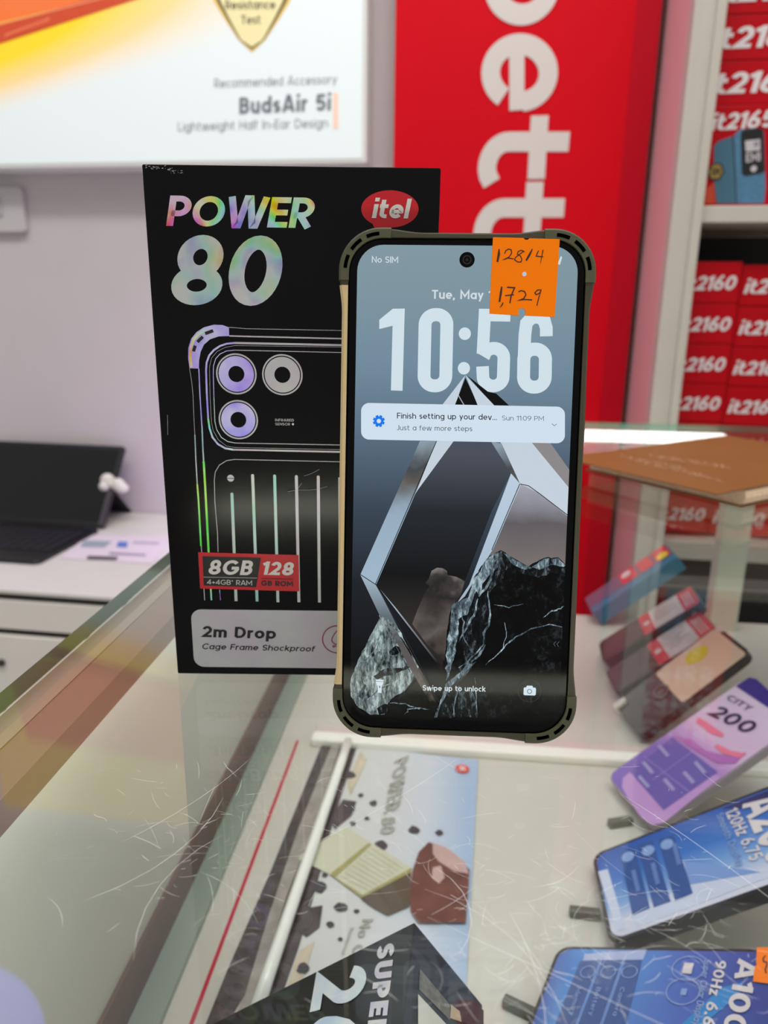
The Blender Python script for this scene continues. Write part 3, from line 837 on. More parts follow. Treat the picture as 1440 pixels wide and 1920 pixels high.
ln(A5([(1365, 284), (560, 266)]), 1.3, F_gr); ln(A5(r2[:7]), 1.3, F_vio); ln(A5(r2[6:]), 1.5, F_teal); ln(A5([(560, 962), (1350, 977)]), 1.3, F_gr)
r3 = [(1365, 243), (560, 232), (490, 245), (430, 275), (388, 325), (372, 390), (376, 600), (386, 800), (400, 870), (440, 940), (500, 985), (560, 996), (1350, 1012)]
ln(A5(r3), .6, F_gr)
ln(A5([(1350, 1103), (560, 1085), (500, 1094), (445, 1128), (415, 1180), (408, 1240), (412, 1400), (432, 1640)])+[z6(413, 322)], 1.2, F_gr); ln([z6(424, 590), z6(430, 664)], 1.3, F_mix)
tops = ((540, 1345), (695, 1206), (860, 1210), (1023, 1214), (1187, 1217)); bots = ((541, 670), (690, 672), (838, 678), (987, 678), (1133, 680))
for t, b, m in zip(tops, bots, (F_teal, F_teal, F_teal, F_gr, F_gr)):
    ln([z5(*t), z6(*b)], 5.6, m); xp.disc(mb, xp.at(z5(*t)), mpx*2.8, m, e)
for t in range(3): ln([(637+t*40, 895), (638+t*40, 1130)], 5.6, F_gr)
xp.disc(mb, xp.at(z5(530, 1226)), mpx*6.6, F_gr, e); ln([z5(500, 1226), z5(562, 1228)], 1.4, M_pblk, 2)
mb.build('printed_phone_outline', bx)
for c, r, m in (((573, 445), 147, F_vio), ((918, 451), 147, F_gr), ((588, 788), 145, F_vio)):
    mb = MB(); cl = xp.at(z5(*c)); k = BW/505/4*1.0
    xp.ring(mb, cl, (r-11)*k, r*k, F_gr, e); xp.ring(mb, cl, 58*k, (r-19)*k, m, e)
    mb.build('printed_lens', bx)
mb = MB()
xp.text(mb, 'INFRARED', z5(864, 799), z5(1004, 801), z5(864, 780), .13, F_gr, e, ls=.16); xp.text(mb, 'SENSOR', z5(864, 829), z5(976, 831), z5(864, 810), .13, F_gr, e, ls=.16); xp.disc(mb, xp.at(z5(997, 821)), mpx*2.1, F_gr, e)
mb.build('sensor_lettering', bx)
mb = MB()
xp.poly(mb, [z6(*q) for q in ((272, 322), (985, 342), (990, 600), (286, 580))], M_pred, e*2)
xp.poly(mb, [z6(*q) for q in ((303, 350), (718, 361), (684, 570), (312, 558))], M_pblk, e*3)
sb = mb.build('spec_badge', bx)
mb = MB()
xp.text(mb, '8GB', z6(342, 478), z6(650, 484), z6(362, 374), .2, M_pwht, e*4); xp.text(mb, '4+4GB* RAM', z6(336, 548), z6(655, 556), z6(336, 514), .11, M_pwht, e*4)
xp.text(mb, '128', z6(722, 480), z6(942, 486), z6(742, 386), .21, M_pwht, e*4); xp.text(mb, 'GB ROM', z6(720, 558), z6(945, 564), z6(720, 522), .2, M_pblk, e*4)
ln([z6(312, 497), z6(690, 504)], .8, M_pwht, 4); ln([z6(722, 508), z6(946, 514)], .9, M_pblk, 4)
mb.build('lettering', sb)
mb = MB()
a, b = xp.at(z6(218, 728)), xp.at(z6(240, 1125)); xr = xp.at((783, 1160)).x
xp.poly(mb, rrect(a.x, b.y-.0007, xr, a.y, .0042), F_badge, e, px=False)
db = mb.build('drop_badge', bx)
M_navy = mat('navy_ink', (14, 12, 20), .4); M_cr = mat('crimson_ink', (150, 30, 50), .4)
mb = MB()
xp.text(mb, '2m Drop', z6(300, 924), z6(822, 938), z6(304, 846), .19, M_navy, e*2); xp.text(mb, 'Cage Frame Shockproof', z6(298, 1010), z6(1096, 1028), z6(306, 970), .14, M_navy, e*2)
mb.build('lettering', db)
mb = MB()
c = xp.at(z6(1260, 942)); k = BW/505/3.789
xp.ring(mb, c, 108*k, 116*k, M_cr, e*2)
xp.line(mb, [(c.x+q[0]*k, c.y+q[1]*k) for q in ((0, 75), (-25, 40), (-42, 5), (-40, -20), (-20, -38), (0, -42), (22, -38), (41, -20), (42, 5), (25, 40), (0, 75))], 7*k, M_cr, e*2, px=False)
xp.text(mb, 'IP65', (c.x-36*k, c.y-68*k), (c.x+36*k, c.y-68*k), (c.x-36*k, c.y-48*k), .2, M_cr, e*2, px=False)
mb.build('droplet_emblem', db)

M_scuff = mat('scuffed_card', (170, 172, 176), .6)
mb = MB(); rs = random.Random(5)
for i in range(46):
    x, y = rs.uniform(45, 290), 0
    y = 42+(x-45)*.16+rs.gauss(0, 9)
    xp.line(mb, [z4(x, y), z4(x+rs.uniform(3, 14), y+rs.uniform(-6, 6))], mpx*rs.uniform(.25, .9), M_scuff, e)
for L in (((1080, 1208), (1140, 1188), (1195, 1158)), ((960, 1325), (1030, 1312), (1120, 1312), (1190, 1305), (1255, 1285)), ((1035, 1300), (1065, 1260)), ((60, 750), (62, 900))):
    xp.line(mb, [z5(*q) for q in L], mpx*.7, M_scuff, e*5)
o = mb.build('scuff_marks', bx); o['kind'] = 'stuff'

# ------------------------------------------------------------------ the phone leaning on the box
yaw, tilt, roll, PW, PH = -.04613, .18192, -.00082, .0830, .17111
a = V((math.cos(yaw), math.sin(yaw), 0)); nn = V((-math.sin(yaw), math.cos(yaw), 0)); u = ZUP*math.cos(tilt)+nn*math.sin(tilt)
PO = V((.0246, .22173, .0012))-a*PW/2
fp = Pad(PO, a, u)
TH = .0112
ph = empty('smartphone', V((.0246, .22173, .0))-fp.n*.005, 'smartphone in an olive bumper case with its screen lit, leaning on the black box', 'phone')
M_olive = mat('olive_rubber', (76, 76, 52), .5, var=.06, scale=300); M_bump = mat('khaki_bumper', (62, 58, 40), .4, var=.03, scale=200)
M_pb = mat('phone_black_glass', (2, 2, 3), .06, spec=.14); M_slot = mat('slot_black', (2, 2, 2), .9, spec=0)
INS = .00115; R0 = .0135
def case_outline(off=0, n=14):
    """corner guards stand proud of the sides by INS"""
    def side(L):
        out = []; e = [.0008, .0016, .0024, .0032, .004, .0048, .0056, .0064, .0075, .009, .011, .0135]
        F = L-2*R0
        for d in e+[F*.3, F*.5, F*.7]+[F-x for x in e[::-1]]:
            m = min(d, F-d)
            s = max(0, min(1, (m-.0015)/.012)); s = s*s*(3-2*s)
            out.append((R0+d, INS*s))
        return out
    P = []
    # bottom (left to right), right, top, left, counter-clockwise
    P += [(R0+R0*math.cos(math.radians(t)), R0+R0*math.sin(math.radians(t))) for t in [180+90*i/n for i in range(n+1)]]
    P += [(x, y) for x, y in side(PW)]
    P += [(PW-R0+R0*math.cos(math.radians(t)), R0+R0*math.sin(math.radians(t))) for t in [270+90*i/n for i in range(n+1)]]
    P += [(PW-y, x) for x, y in side(PH)]
    P += [(PW-R0+R0*math.cos(math.radians(t)), PH-R0+R0*math.sin(math.radians(t))) for t in [90*i/n for i in range(n+1)]]
    P += [(PW-x, PH-y) for x, y in side(PW)]
    P += [(R0+R0*math.cos(math.radians(t)), PH-R0+R0*math.sin(math.radians(t))) for t in [90+90*i/n for i in range(n+1)]]
    P += [(y, PH-x) for x, y in side(PH)]
    if off:
        q = []; N = len(P)
        for i in range(N):
            t = (V(P[(i+1) % N])-V(P[i-1])).normalized(); q.append(tuple(V(P[i])+V((-t.y, t.x))*off))
        P = q
    return P
OUT = case_outline()
NS_ = 27
def ring3(pts, h): return [fp.P(p, h) for p in pts]
inner = rrect(.0029, .0029, PW-.0029, PH-.0029, .0112, 14)
def resample(pts, ref):
    c = V((PW/2, PH/2)); out = []
    n = len(pts)
    for r in ref:  # nearest point on the inner outline
        best = None
        for i in range(n):
            p, q = V(pts[i]), V(pts[(i+1) % n]); d = q-p
            t = max(0, min(1, (V(r)-p).dot(d)/max(d.length_squared, 1e-14))); z = p+d*t
            k = (z-V(r)).length
            if best is None or k < best[0]: best = (k, z)
        out.append(tuple(best[1]))
    return out
INN = resample(inner, OUT)
mb = MB()
mb.loft([ring3(case_outline(.0012), -TH), ring3(OUT, -TH+.0014), ring3(OUT, -.0008), ring3(case_outline(.0006), 0), ring3(INN, 0), ring3(INN, -.0022)], M_bump, cap0=True, cap1=False)
mb.build('bumper_case', ph)
# four corner guards wrapped over the bumper
N = len(OUT)
def guard(lo, hi, name):
    idx = [i % N for i in range(lo, hi+1)]
    o1 = case_outline(-.00025); i1 = resample(rrect(.0031, .0031, PW-.0031, PH-.0031, .0110, 14), OUT)
    prof = [([o1[i] for i in idx], -TH-.0002), ([o1[i] for i in idx], -.0002), ([case_mid[i] for i in idx], .0006), ([i1[i] for i in idx], .0006), ([i1[i] for i in idx], -.0005)]
    rows = [[fp.P(p, h) for p in pts] for pts, h in prof]
    vs = [p for r in rows for p in r]; n = len(idx); fs = []
    for r in range(len(rows)-1):
        for i in range(n-1): fs.append((r*n+i, r*n+i+1, (r+1)*n+i+1, (r+1)*n+i))
    mb = MB(); mb.add(vs, fs, M_olive)
    mb.add([rows[r][j] for j in (0,) for r in range(len(rows))], [tuple(range(len(rows)))], M_olive)
    mb.add([rows[r][-1] for r in range(len(rows))], [tuple(range(len(rows)))[::-1]], M_olive)
    g = mb.build(name, ph)
    return g
case_mid = case_outline(.0004)
o1 = case_outline(-.0002)
lo_, hi_ = 3*(15+NS_)+15+5, 4*(15+NS_)-6      # the straight left side between the two guards
idx = list(range(lo_, hi_+1))
rows = [[fp.P(o1[i], h_) for i in idx] for h_ in (-.0098, -.0006)]+[[fp.P(case_outline(.0006)[i], .0002) for i in idx], [fp.P(INN[i], .0002) for i in idx]]
mb = MB(); n_ = len(idx)
mb.add([q for r_ in rows for q in r_], [(r_*n_+i, r_*n_+i+1, (r_+1)*n_+i+1, (r_+1)*n_+i) for r_ in range(3) for i in range(n_-1)], mat('bumper_edge_lit', (206, 180, 134), .35))  # left bumper edge: the light catching it is painted as pale tan
mb.build('lit_left_edge', ph)['label'] = 'left bumper edge painted pale tan for the light on it'
NS = NS_
starts = [0, 15+NS, 2*(15+NS), 3*(15+NS)]
for ci, s0 in enumerate(starts):
    # long sides have fewer points per metre: reach about 4 mm past the corner arcs either way
    ext = (1, 2)
    g = guard(s0-4, s0+14+4, 'corner_guard')
    cxy = [(R0, R0, 180), (PW-R0, R0, 270), (PW-R0, PH-R0, 0), (R0, PH-R0, 90)][ci]
    mb = MB()
    for c0, c1 in ((3, 24), (34, 56), (66, 87)):
        arcp = [(cxy[0]+(R0-.0019)*math.cos(math.radians(cxy[2]+t)), cxy[1]+(R0-.0019)*math.sin(math.radians(cxy[2]+t))) for t in [c0+(c1-c0)*i/6 for i in range(7)]]
        fp.line(mb, arcp, .00115, M_slot, .0007, px=False)
    mb.build('vent_slots', g)
mb = MB(); fp.prism(mb, rrect(.003, .003, PW-.003, PH-.003, .0111, 12), M_pb, -.006, -.0007, .0004); gl = mb.build('front_glass', ph)
hS = -.0006
mb = MB(); mb.box(fp.P((PW-INS-.0004, PH*.60), -.0065), fp.a*.0012, fp.u*.016, fp.n*.003, M_bump); mb.build('side_button', ph, bevel=.0004)

z7 = Z(620, 420, 2.88); z8 = Z(620, 820, 2.88)
def loc(*pts): return [fp.at(p) for p in pts]
d0, d1 = fp.at((655.5, 1344)), fp.at((1086, 461))
DL, DB, DR, DT = d0.x, d0.y, d1.x, d1.y
M_disp = screen('display_backdrop', (60, 70, 80), .95)
uz = fp.u
def du(py, px=860): return (fp.P(fp.at((px, py)))-ph.location).dot(uz)
axis_ramp(M_disp, uz, [(du(1350), (4, 4, 5)), (du(1230), (14, 15, 18)), (du(1100), (28, 32, 38)), (du(950), (58, 70, 84)), (du(820), (88, 108, 126)), (du(680), (112, 138, 156)), (du(560), (124, 146, 158)), (du(455), (128, 150, 160))])
mb = MB(); fp.poly(mb, rrect(DL, DB, DR, DT, .0085, 10), M_disp, hS, px=False); dsp = mb.build('display', ph)
# lock screen picture
g = .00004
mb = MB()
def pic(fn, L, m, k): 
    q = [fp.at(fn(*p)) for p in L]
    q = [(min(max(p.x, DL), DR), min(max(p.y, DB), DT)) for p in q]
    fp.poly(mb, q, m, hS+g*k, px=False)
M_in = screen('picture_dark', (30, 32, 36)); axis_ramp(M_in, uz, [(du(1290), (22, 20, 20)), (du(1180), (48, 44, 42)), (du(1080), (16, 17, 19)), (du(960), (36, 40, 46)), (du(850), (74, 80, 90))])
S_l = screen('facet_pale', (176, 196, 214)); S_l2 = screen('facet_white', (196, 208, 220)); S_c = screen('facet_chrome', (120, 138, 152))
axis_ramp(S_c, uz, [(du(1080), (158, 182, 200)), (du(960), (150, 172, 190)), (du(905), (96, 92, 88)), (du(880), (70, 72, 76)), (du(830), (140, 156, 168))], noise=.004, nscale=150)
S_k = screen('facet_black', (10, 11, 13)); S_g = screen('facet_grey', (128, 128, 136)); S_b = screen('facet_taupe', (140, 136, 138))
axis_ramp(S_l, uz, [(du(1245), (24, 22, 22)), (du(1190), (120, 122, 128)), (du(1150), (158, 170, 182)), (du(1080), (168, 188, 206)), (du(900), (186, 204, 222))])
axis_ramp(S_g, uz, [(du(1060), (120, 112, 110)), (du(980), (96, 92, 96)), (du(900), (168, 170, 182))], noise=.006, nscale=60)
S_d = screen('facet_fade', (90, 100, 110)); axis_ramp(S_d, uz, [(du(1320), (12, 12, 13)), (du(1250), (84, 76, 74)), (du(1160), (96, 108, 116)), (du(1080), (166, 186, 202))])
pic(z8, [(660, 25), (870, 25), (975, 195), (870, 400), (640, 1000), (600, 1260), (245, 795), (460, 300)], M_in, 1)
S_gh = screen('ghost_rock', (66, 58, 56)); axis_ramp(S_gh, uz, [(du(1240), (44, 40, 39)), (du(1190), (96, 88, 84)), (du(1150), (66, 60, 58)), (du(1115), (40, 37, 37)), (du(1090), (62, 58, 57)), (du(1065), (122, 116, 114))], noise=.014, nscale=110)
pic(z8, [(440, 1010), (470, 930), (505, 850), (535, 805), (512, 788), (530, 765), (545, 722), (575, 705), (605, 708), (628, 722), (632, 745), (680, 755), (725, 778), (705, 850), (665, 900), (640, 960), (615, 1210), (520, 1120)], S_gh, 2)
pic(z8, [(482, 20), (572, 20), (460, 300), (245, 797), (160, 742)], S_c, 3)
pic(z8, [(572, 20), (665, 20), (470, 285), (455, 310)], S_l2, 3)
pic(z8, [(160, 745), (245, 797), (410, 1120), (575, 1420), (545, 1440), (265, 965)], S_d, 3)
pic(z8, [(245, 797), (350, 920), (600, 1240), (585, 1245), (480, 1100)], S_l, 4)
pic(z8, [(865, 20), (925, 35), (1024, 252), (975, 195)], S_c, 4)
pic(z8, [(915, 20), (1090, 20), (1290, 260), (1290, 425), (1130, 305), (1024, 252)], S_l2, 3)
pic(z8, [(1080, 20), (1180, 20), (1290, 175), (1290, 270)], S_b, 4)
pic(z8, [(1024, 252), (1070, 262), (1130, 305), (1290, 425), (1275, 690), (1070, 700), (925, 615), (860, 640)], S_g, 3)
pic(z8, [(975, 195), (1028, 255), (880, 600), (760, 790), (680, 900), (725, 860)], S_l, 4)
pic(z7, [(728, 815), (672, 980), (600, 980)], S_l2, 3); pic(z7, [(728, 830), (798, 980), (670, 980)], S_k, 4)
pic(z7, [(728, 815), (885, 980), (795, 980)], S_l2, 5); pic(z7, [(735, 815), (850, 905), (895, 915), (965, 980), (882, 980)], S_k, 3)
fp.line(mb, [z7(690, 925), z7(722, 980)], .0003, S_g, hS+g*5)
for L in ([(160, 742), (245, 797)], [(245, 797), (580, 1235)], [(572, 20), (240, 797)], [(1024, 252), (1070, 262), (1130, 305), (1280, 420)], [(1022, 252), (870, 610)]):
    fp.line(mb, [z8(*q) for q in L], .00025, S_k, hS+g*6)
mb.build('wallpaper_crystal', dsp)
RK_d = rock('rock_dark', (2, 2, 3), (6, 7, 8), (52, 58, 62), 420, (1, 1, .8), (.5, .56, .72))
RK_m = rock('rock_half_lit', (3, 4, 5), (18, 21, 24), (112, 126, 134), 520, (1.3, 1, .5), (.44, .52, .64), .7)
RK_l = rock('rock_lit', (14, 18, 21), (88, 105, 114), (182, 202, 212), 640, (1.5, 1, .6), (.40, .5, .61))
RK_g = rock('rock_left', (16, 20, 22), (108, 122, 122), (182, 200, 200), 640, (1.5, 1, .45), (.41, .5, .60), -.75)
S_ink0 = screen('facet_line', (40, 44, 48))
jr = random.Random(11)
def jag(L, amp=7, n=5):
    """break straight outline pieces into rough stone edges"""
    out = []
    for i in range(len(L)):
        a, b = L[i], L[(i+1) % len(L)]
        ln_ = math.hypot(b[0]-a[0], b[1]-a[1]); k = max(1, int(ln_/22))
        for t in range(k):
            f = t/k; o = jr.uniform(-amp, amp)*(1 if t else .3)
            out.append((a[0]+(b[0]-a[0])*f-(b[1]-a[1])/ln_*o, a[1]+(b[1]-a[1])*f+(b[0]-a[0])/ln_*o))
    return out
def vein(L, w, m, k):
    q = jag(L, 6)[:-1] if len(L) > 2 else L
    q = []
    for a, b in zip(L, L[1:]):
        for t in (0, .33, .66): q.append((a[0]+(b[0]-a[0])*t+jr.uniform(-4, 4), a[1]+(b[1]-a[1])*t+jr.uniform(-4, 4)))
    q.append(L[-1]); n = len(q)
    fp.line(mb, [z8(*p) for p in q], [w*(.3+.7*math.sin(math.pi*(i+.4)/n))*jr.uniform(.6, 1.2) for i in range(n)], m, hS+g*k)
mb = MB()
pic(z8, jag([(555, 1518), (590, 1420), (615, 1350), (625, 1090), (655, 905), (745, 865), (772, 760), (865, 640), (920, 610), (985, 655), (1070, 697), (1150, 655), (1230, 650), (1275, 688), (1262, 1518)], 4), RK_d, 7)
pic(z8, jag([(655, 905), (745, 865), (772, 760), (865, 640), (920, 612), (985, 655), (1075, 700), (1150, 655), (1230, 650), (1275, 688), (1272, 740), (1190, 730), (1120, 760), (1040, 740), (960, 700), (935, 760), (860, 840), (865, 940), (850, 1000), (835, 1110), (780, 1200), (740, 1275), (660, 1360), (590, 1450), (620, 1330), (625, 1090)], 7), RK_m, 8)
pic(z8, jag([(657, 905), (745, 866), (772, 760), (865, 640), (925, 612), (915, 650), (875, 690), (868, 730), (835, 770), (800, 850), (785, 830), (760, 900), (740, 960), (690, 985), (685, 1080), (668, 1180), (640, 1290), (622, 1320), (626, 1200), (630, 1090)], 8), RK_l, 9)
pic(z8, jag([(1085, 700), (1150, 657), (1230, 652), (1273, 690), (1262, 700), (1190, 690), (1130, 715)], 4), RK_l, 9); pic(z8, jag([(925, 614), (985, 657), (1065, 697), (1090, 706), (1050, 716), (975, 680)], 4), RK_l, 9)
pic(z8, jag([(592, 1420), (620, 1335), (680, 1285), (740, 1225), (785, 1212), (735, 1262), (690, 1310), (640, 1365), (595, 1440), (575, 1512), (558, 1514)], 6), RK_l, 10)
pic(z8, jag([(600, 1430), (640, 1370), (700, 1340), (760, 1370), (790, 1440), (795, 1512), (580, 1512)], 6), RK_m, 9)
for L, w in (([(690, 1250), (760, 1190), (830, 1120), (828, 1060), (860, 990), (856, 900), (850, 830)], .0007), ([(840, 1230), (900, 1170), (950, 1120), (1000, 1080), (1080, 1035), (1180, 1012), (1250, 1025)], .0005),
             ([(1150, 975), (1195, 935), (1230, 930), (1260, 912)], .0005), ([(780, 1300), (783, 1380), (790, 1480)], .0004), ([(690, 1110), (735, 1020), (775, 960), (795, 870)], .0008), ([(760, 1215), (800, 1180), (835, 1120)], .0008),
             ([(920, 650), (880, 720), (850, 800), (800, 860)], .0012), ([(700, 930), (720, 1000), (715, 1080), (760, 1150)], .0005), ([(655, 950), (665, 1040), (650, 1130)], .0006), ([(690, 1360), (670, 1430), (665, 1500)], .0005), ([(940, 1000), (950, 1080), (920, 1160)], .0003), ([(880, 900), (960, 920), (1040, 900)], .0003)):
    vein(L, w, RK_l, 11)
mb.build('wallpaper_rock', dsp)
mb = MB()
pic(z8, jag([(268, 965), (320, 985), (385, 1060), (415, 1135), (475, 1240), (450, 1300), (400, 1370), (350, 1395), (310, 1440), (290, 1500), (215, 1500), (150, 1460), (110, 1400), (100, 1330), (150, 1200), (205, 1090)], 4), RK_g, 7)
pic(z8, jag([(290, 1500), (310, 1440), (360, 1400), (420, 1360), (470, 1300), (500, 1330), (560, 1440), (545, 1510)], 5), RK_d, 8)
for L in ([(315, 1160), (350, 1125), (385, 1140), (360, 1175), (330, 1180)], [(230, 1290), (290, 1250), (430, 1240), (360, 1275), (290, 1290), (250, 1310)], [(335, 1070), (380, 1080), (425, 1150), (440, 1200), (400, 1150), (360, 1110)], [(250, 1465), (290, 1440), (320, 1445), (300, 1490), (262, 1500)], [(150, 1400), (180, 1330), (192, 1340), (170, 1420)]):
    pic(z8, jag(L, 5), RK_m, 8)
S_th = screen('facet_through', (70, 66, 64)); axis_ramp(S_th, uz, [(du(1330), (14, 13, 13)), (du(1270), (96, 88, 84)), (du(1200), (84, 84, 86)), (du(1160), (120, 128, 132))], noise=.012, nscale=300)
pic(z8, [(300, 1000), (352, 1040), (440, 1190), (520, 1345), (570, 1430), (545, 1445), (440, 1270)], S_th, 10)
fp.line(mb, [z8(245, 797), z8(430, 1130), z8(585, 1430)], .00022, S_ink0, hS+g*12); fp.line(mb, [z8(262, 962), z8(430, 1270)], .00022, S_l, hS+g*12)
for L, w in (([(320, 1435), (400, 1440), (480, 1470)], .0004), ([(400, 1500), (420, 1470), (470, 1462), (530, 1470)], .0004), ([(160, 1240), (230, 1160), (262, 1080)], .0005), ([(200, 1420), (260, 1360), (330, 1330)], .0005), ([(290, 1010), (330, 1040), (375, 1050)], .0005)):
    vein(L, w, RK_l, 9)
mb.build('wallpaper_rock', dsp)
# clock
S_clk = screen('clock_pale', (206, 222, 230), .95)
mb = MB(); kz = (fp.at(z7(1200, 600))-fp.at(z7(200, 600))).length/1000
hc = hS+g*2
def cl(L, w, closed=False): fp.line(mb, [fp.at(z7(*q)) for q in L], w*kz, S_clk, hc, px=False, closed=closed)
def rr(x0, y0, x1, y1, r): return rrect(x0, y0, x1, y1, r, 10)
fp.poly(mb, [fp.at(z7(*q)) for q in ((400, 455), (388, 900), (325, 898), (334, 548), (262, 566), (262, 516), (335, 456))], S_clk, hc, px=False)
cl([(x-(y-680)*.02, y) for x, y in rr(507, 488, 625, 873, 55)], 70, True)
for c in ((725, 591), (720, 778)): fp.poly(mb, [fp.at(z7(c[0]+33*math.cos(t), c[1]+34*math.sin(t))) for t in [i*math.pi/16 for i in range(32)]], S_clk, hc, px=False)
cl([(972, 492), (833, 490), (822, 700)], 66)
cl([(827, 716)]+[(882+54*math.cos(math.radians(t)), 722+52*math.sin(math.radians(t))) for t in range(190, 361, 10)]+[(878+55*math.cos(math.radians(t)), 822+52*math.sin(math.radians(t))) for t in range(0, 181, 10)]+[(821, 768)], 68)
cl([(x-(y-680)*.015, y) for x, y in rr(1045, 675, 1162, 880, 55)], 70, True)
cl([(1043, 800), (1050, 600), (1058, 535), (1085, 505), (1125, 500), (1155, 520), (1166, 560), (1166, 605)], 68)
mb.build('clock_digits', dsp)
S_txt = screen('status_white', (206, 216, 220), .95)
mb = MB()
fp.text(mb, 'No SIM', z7(222, 206), z7(364, 208), z7(222, 172), .14, S_txt, hc)
mb.build('status_lettering', dsp); mb = MB()
fp.text(mb, 'Tue, May 1', z7(546, 402), z7(872, 405), z7(547, 354), .17, S_txt, hc)
mb.build('date_lettering', dsp); mb = MB()
fp.poly(mb, [z7(1225, 215), z7(1245, 170), z7(1252, 178), z7(1240, 218)], S_txt, hc)
mb.build('battery_icon', dsp)
# notification card
S_card = screen('card_pale', (204, 219, 233), .97); S_ink = screen('card_ink', (34, 40, 46), .9); S_ink2 = screen('card_grey_ink', (96, 106, 114), .9); S_blue = screen('gear_blue', (24, 118, 232), .95)
mb = MB()
pts = [(163+r*0, 0) for r in ()]
def cardpts():
    out = []
    for cx, cy, a in ((1222, 1030, -90), (1222, 1140, 0), (208, 1120, 90), (208, 1010, 180)):
        for i in range(9):
            t = math.radians(a+90*i/8); out.append(z7(cx+44*math.cos(t), cy+44*math.sin(t)))
    return out
fp.poly(mb, cardpts(), S_card, hS+g*8); nc = mb.build('notification_card', dsp)
mb = MB(); hn = hS+g*10
fp.text(mb, 'Finish setting up your dev...', z7(358, 1050), z7(898, 1058), z7(358, 1019), .13, S_ink, hn)
fp.text(mb, 'Sun 11:09 PM', z7(926, 1060), z7(1152, 1063), z7(926, 1034), .1, S_ink2, hn)
fp.text(mb, 'Just a few more steps', z7(357, 1113), z7(765, 1119), z7(357, 1085), .11, S_ink2, hn)
fp.line(mb, [z7(1195, 1078), z7(1208, 1090), z7(1221, 1080)], 3*kz, S_ink2, hn)
mb.build('lettering', nc)
mb = MB(); gc = fp.at(z7(260, 1064))
for i in range(8):
    t = math.pi/4*i+.39; fp.line(mb, [(gc.x+20*kz*math.cos(t), gc.y+20*kz*math.sin(t)), (gc.x+33*kz*math.cos(t), gc.y+33*kz*math.sin(t))], 15*kz, S_blue, hn, px=False)
fp.ring(mb, gc, 12*kz, 26*kz, S_blue, hn+g); mb.build('gear_icon', nc)
# lock hint and icons
S_ic = screen('icon_pale', (204, 220, 230), .95)
mb = MB(); fp.text(mb, 'Swipe up to unlock', z8(497, 1368), z8(836, 1374), z8(497, 1339), .16, S_txt, hS+g*11); mb.build('unlock_lettering', dsp)
mb = MB(); fp.poly(mb, [z8(*q) for q in ((245, 1308), (286, 1310), (284, 1330), (276, 1345), (274, 1382), (254, 1380), (254, 1344), (244, 1328))], S_ic, hS+g*11)
fp.line(mb, [z8(244, 1318), z8(286, 1320)], 2*kz, S_ink, hS+g*12); fp.line(mb, [z8(265, 1342), z8(265, 1354)], 5*kz, S_ink, hS+g*12); mb.build('torch_icon', dsp)
mb = MB(); cc = fp.at(z8(1074, 1370)); fp.ring(mb, cc, 62*kz, 66*kz, screen('ring_dim', (40, 44, 46)), hS+g*11)
fp.poly(mb, rrect(cc.x-33*kz, cc.y-26*kz, cc.x+36*kz, cc.y+20*kz, 9*kz), S_ic, hS+g*11, px=False); fp.poly(mb, rrect(cc.x-18*kz, cc.y+16*kz, cc.x+18*kz, cc.y+30*kz, 6*kz), S_ic, hS+g*10.5, px=False)
fp.ring(mb, cc-V((0, 3*kz)), 10*kz, 14*kz, S_ink2, hS+g*12); mb.build('camera_icon', dsp)
mb = MB(); fp.line(mb, [z8(1218, 1102), z8(1205, 1116), z8(1214, 1130)], 2.5*kz, S_ink2, hS+g*11); fp.line(mb, [z8(1235, 1103), z8(1222, 1117), z8(1231, 1131)], 2.5*kz, S_ink2, hS+g*11); mb.build('chevron_icon', dsp)
mb = MB(); cc = fp.at(z7(737, 191)); fp.disc(mb, cc, 41*kz, M_pb, hS+g*3); fp.ring(mb, cc, 18*kz, 24*kz, mat('lens_ring', (26, 27, 30), .3), hS+g*4); fp.disc(mb, cc, 8*kz, mat('lens_glass', (20, 20, 24), .1), hS+g*4); mb.build('front_camera', ph)

# ------------------------------------------------------------------ orange price tag stuck on the screen
zt = Z(900, 440, 8.47)
hT = .0006
mb = MB()
edge = [(205, 48), (690, 60)]+[(735+44*math.cos(math.radians(t)), 58+30*math.sin(math.radians(t))) for t in range(165, 10, -20)]+[(780, 66), (1262, 78), (1180, 1308), (722, 1288), (715, 1245)]
edge += [(662+58*math.cos(math.radians(t)), 1225+55*math.sin(math.radians(t))) for t in range(20, -200, -20)]+[(605, 1245), (618, 1285), (148, 1255), (175, 640)]
q = [tuple(fp.at(zt(*p))) for p in edge]
if sum(q[i][0]*q[(i+1) % len(q)][1]-q[(i+1) % len(q)][0]*q[i][1] for i in range(len(q))) < 0: q = q[::-1]
fp.prism(mb, q, M_tagorange, hS+g*12, hT)
pt = tag(mb.build('price_tag'), 'bright orange price tag with handwritten figures stuck on the lit phone screen', 'price tag')
mb = MB(); fp.disc(mb, fp.at(zt(700, 633)), .00072, screen('hole_pale', (190, 198, 208), .9), hT+g); mb.build('punched_hole', pt)
M_pen = mat('pen_ink', (62, 22, 6), .5)
mb = MB(); kt = (fp.at(zt(1100, 300))-fp.at(zt(100, 300))).length/1000
def pen(L, w): fp.line(mb, [fp.at(zt(*p)) for p in L], w*kt if not isinstance(w, list) else [x*kt for x in w], M_pen, hT+g, px=False)
pen([(300, 235), (296, 320), (272, 440)], [18, 40, 30])
pen([(388, 310), (405, 262), (450, 236), (492, 250), (500, 300), (465, 355), (405, 395), (360, 405), (430, 378), (530, 392)], 17)
pen([(705, 280), (650, 255), (600, 278), (590, 320), (640, 350), (662, 400), (645, 442), (590, 440), (545, 405), (560, 370), (625, 320), (690, 272)], 16)
